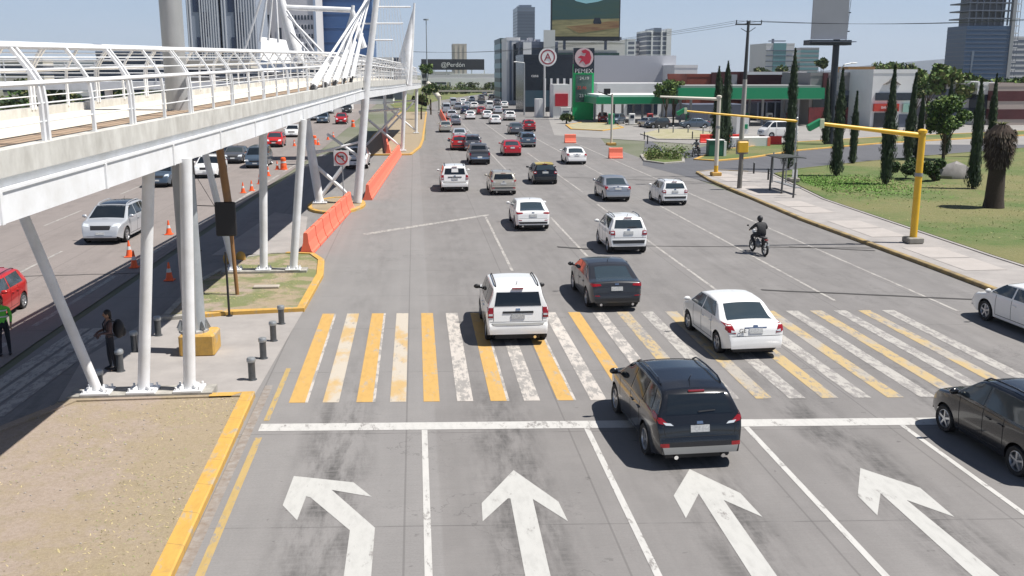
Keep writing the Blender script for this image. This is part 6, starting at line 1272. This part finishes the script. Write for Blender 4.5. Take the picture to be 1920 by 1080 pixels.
# billboard on dark post
x,yb=G(1546,268); Y=108; xc=AT(1560,200,Y)[0]
r=thing('billboard','tall blank grey billboard with dark steel frame on a thick black post','billboard',(xc,Y,0)); zp=AT(1560,85,Y)[1]; xl=AT(1512,85,Y)[0]-xc; xr=AT(1590,85,Y)[0]-xc
m=MB(); m.tube((0,0,0),(0,0,zp+1),.42,.36,18); m.build('post',BM['dk'],r,smooth=True); box_on(r,xl,xr,-.9,.9,zp,zp+.55,'beam',BM['dk'])
m=MB(); m.box(((xl+xr)/2-.3,-1.0,zp+.6+4.5),(xr-xl-.7,.15,9)); m.build('panel',mat('blank_grey_panel',(.36,.37,.41),.7,var=.1,scale=.4),r)
m=MB(); m.add([(xr-.7,-.95,zp+.6),(xr+.1,1.0,zp+.6),(xr+.7,1.0,zp+9.6),(xr-.2,-.95,zp+9.6),(xr-.55,-.75,zp+.6),(xr+.25,1.2,zp+.6),(xr+.85,1.2,zp+9.6),(xr-.05,-.75,zp+9.6)],[[0,1,2,3],[7,6,5,4],[0,4,5,1],[2,6,7,3],[1,5,6,2],[0,3,7,4]]); recalc(m.build('side_panel',BM['dk'],r))
for k in range(5): m=MB(); m.bar((xl+.3,-.8,zp+1.5+k*2),(xr,-.1,zp+1.5+k*2),.12,.12); m.build('frame_bar',BM['dk'],r)
box_on(r,xl-.1,xr+.1,-1.9,-.95,zp+.3,zp+.38,'catwalk',BM['slate'])
# street lamp near billboard
x,z=AT(1578,118,115); r=thing('street_lamp','thin curved street lamp right of the billboard post','street lamp',(AT(1570,200,115)[0],115,0)); m=MB(); m.path([(0,0,0),(0,0,z-.8),(.5,0,z-.2),(1.5,0,z)],.07,6); m.build('post',GALV,r,smooth=True); m=MB(); m.ell((1.7,0,z),(.4,.15,.08)); m.build('lamp',WSHEET,r)
# utility pole with crossarm and wires
Y=100; xb,_=AT(1391,240,Y); xt,z=AT(1404,40,Y); r=thing('utility_pole','tall concrete utility pole with crossarm and insulators','utility pole',(xb,Y,0))
m=MB(); m.tube((0,0,0),(.08,0,z*.56),.26,.22,12); m.build('lower_post',mat('pale_concrete_pole',(.45,.43,.41),.8,var=.15),r,smooth=True); m=MB(); m.tube((.08,0,z*.56),(.15,0,z),.20,.13,12); m.build('upper_post',mat('dark_pole',(.06,.065,.07),.7),r,smooth=True)
m=MB(); m.bar((-1.2,0,z-.3),(1.6,.3,z-.28),.12,.14); m.bar((-.6,0,z-.7),(.15,0,z-1.1),.06,.06); m.bar((.9,0,z-.6),(.15,0,z-1.1),.06,.06); m.build('crossarm',mat('dark_pole',(.06,.065,.07)),r)
ins=[(-1.1,.45),(.0,.35),(.3,.35),(1.5,.5)]
for xx,hh in ins: m=MB(); m.lathe([(.03,z-.25),(.07,z-.15),(.04,z-.08),(.07,z),(.03,z+hh*.3)],(xx,.0,0),n=8); m.build('insulator',BLK,r)
for i,xx in enumerate((-1.1,0,1.5)):
    for (ex,ey,ez,nm) in ((-35,75,z-1.5,'l'),(38,-30,z+1.2,'r')):
        a=Vector((xb+xx,Y,z+.05)); b=Vector((xb+ex+xx*.6,Y+ey,ez)); pts=[]
        for k in range(17): t=k/16; p_=a.lerp(b,t); p_.z-=4*1.2*t*(1-t); pts.append(tuple(p_))
        m=MB(); m.path(pts,.018,4); o=m.build('power_line',mat('wire',(.10,.11,.12),.7)); tag(o,'%s overhead wire running %s from the utility pole'%(['left','middle','right'][i],'away over the filling station' if nm=='l' else 'right past the grey billboard'),'wire',group='overhead wires')
# small things on the forecourt edge
for k,(px,py) in enumerate([(1235,250),(1262,250),(1290,250),(1318,252)]):
    x,y=G(px,py); r=thing('guard_rail_post','%s low dark post of the forecourt bed'%['first','second','third','last'][k],'post',(x,y,.1),0,'posts on the forecourt bed'); m=MB(); m.tube((0,0,0),(0,0,.9),.08,.08,6); m.build('post',GREYST,r); m=MB(); m.lathe([(0,.9),(.1,.9),(0,.98)],n=6); m.build('cap',WSHEET,r)

# ---------------- air ----------------
hb=MB(); hb.span(-2520,2520,-70,3020,-1.03,110); hz_=hb.build('haze',None or GRND); hm=bpy.data.materials.new('haze'); hm.use_nodes=True; n=hm.node_tree; n.nodes.remove(n.nodes['Principled BSDF'])
pv=n.nodes.new('ShaderNodeVolumePrincipled'); pv.inputs['Color'].default_value=(.88,.94,1,1); pv.inputs['Density'].default_value=.00009; pv.inputs['Anisotropy'].default_value=.2
n.links.new(pv.outputs[0],n.nodes['Material Output'].inputs['Volume']); hz_.data.materials[0]=hm; tag(hz_,kind='stuff')
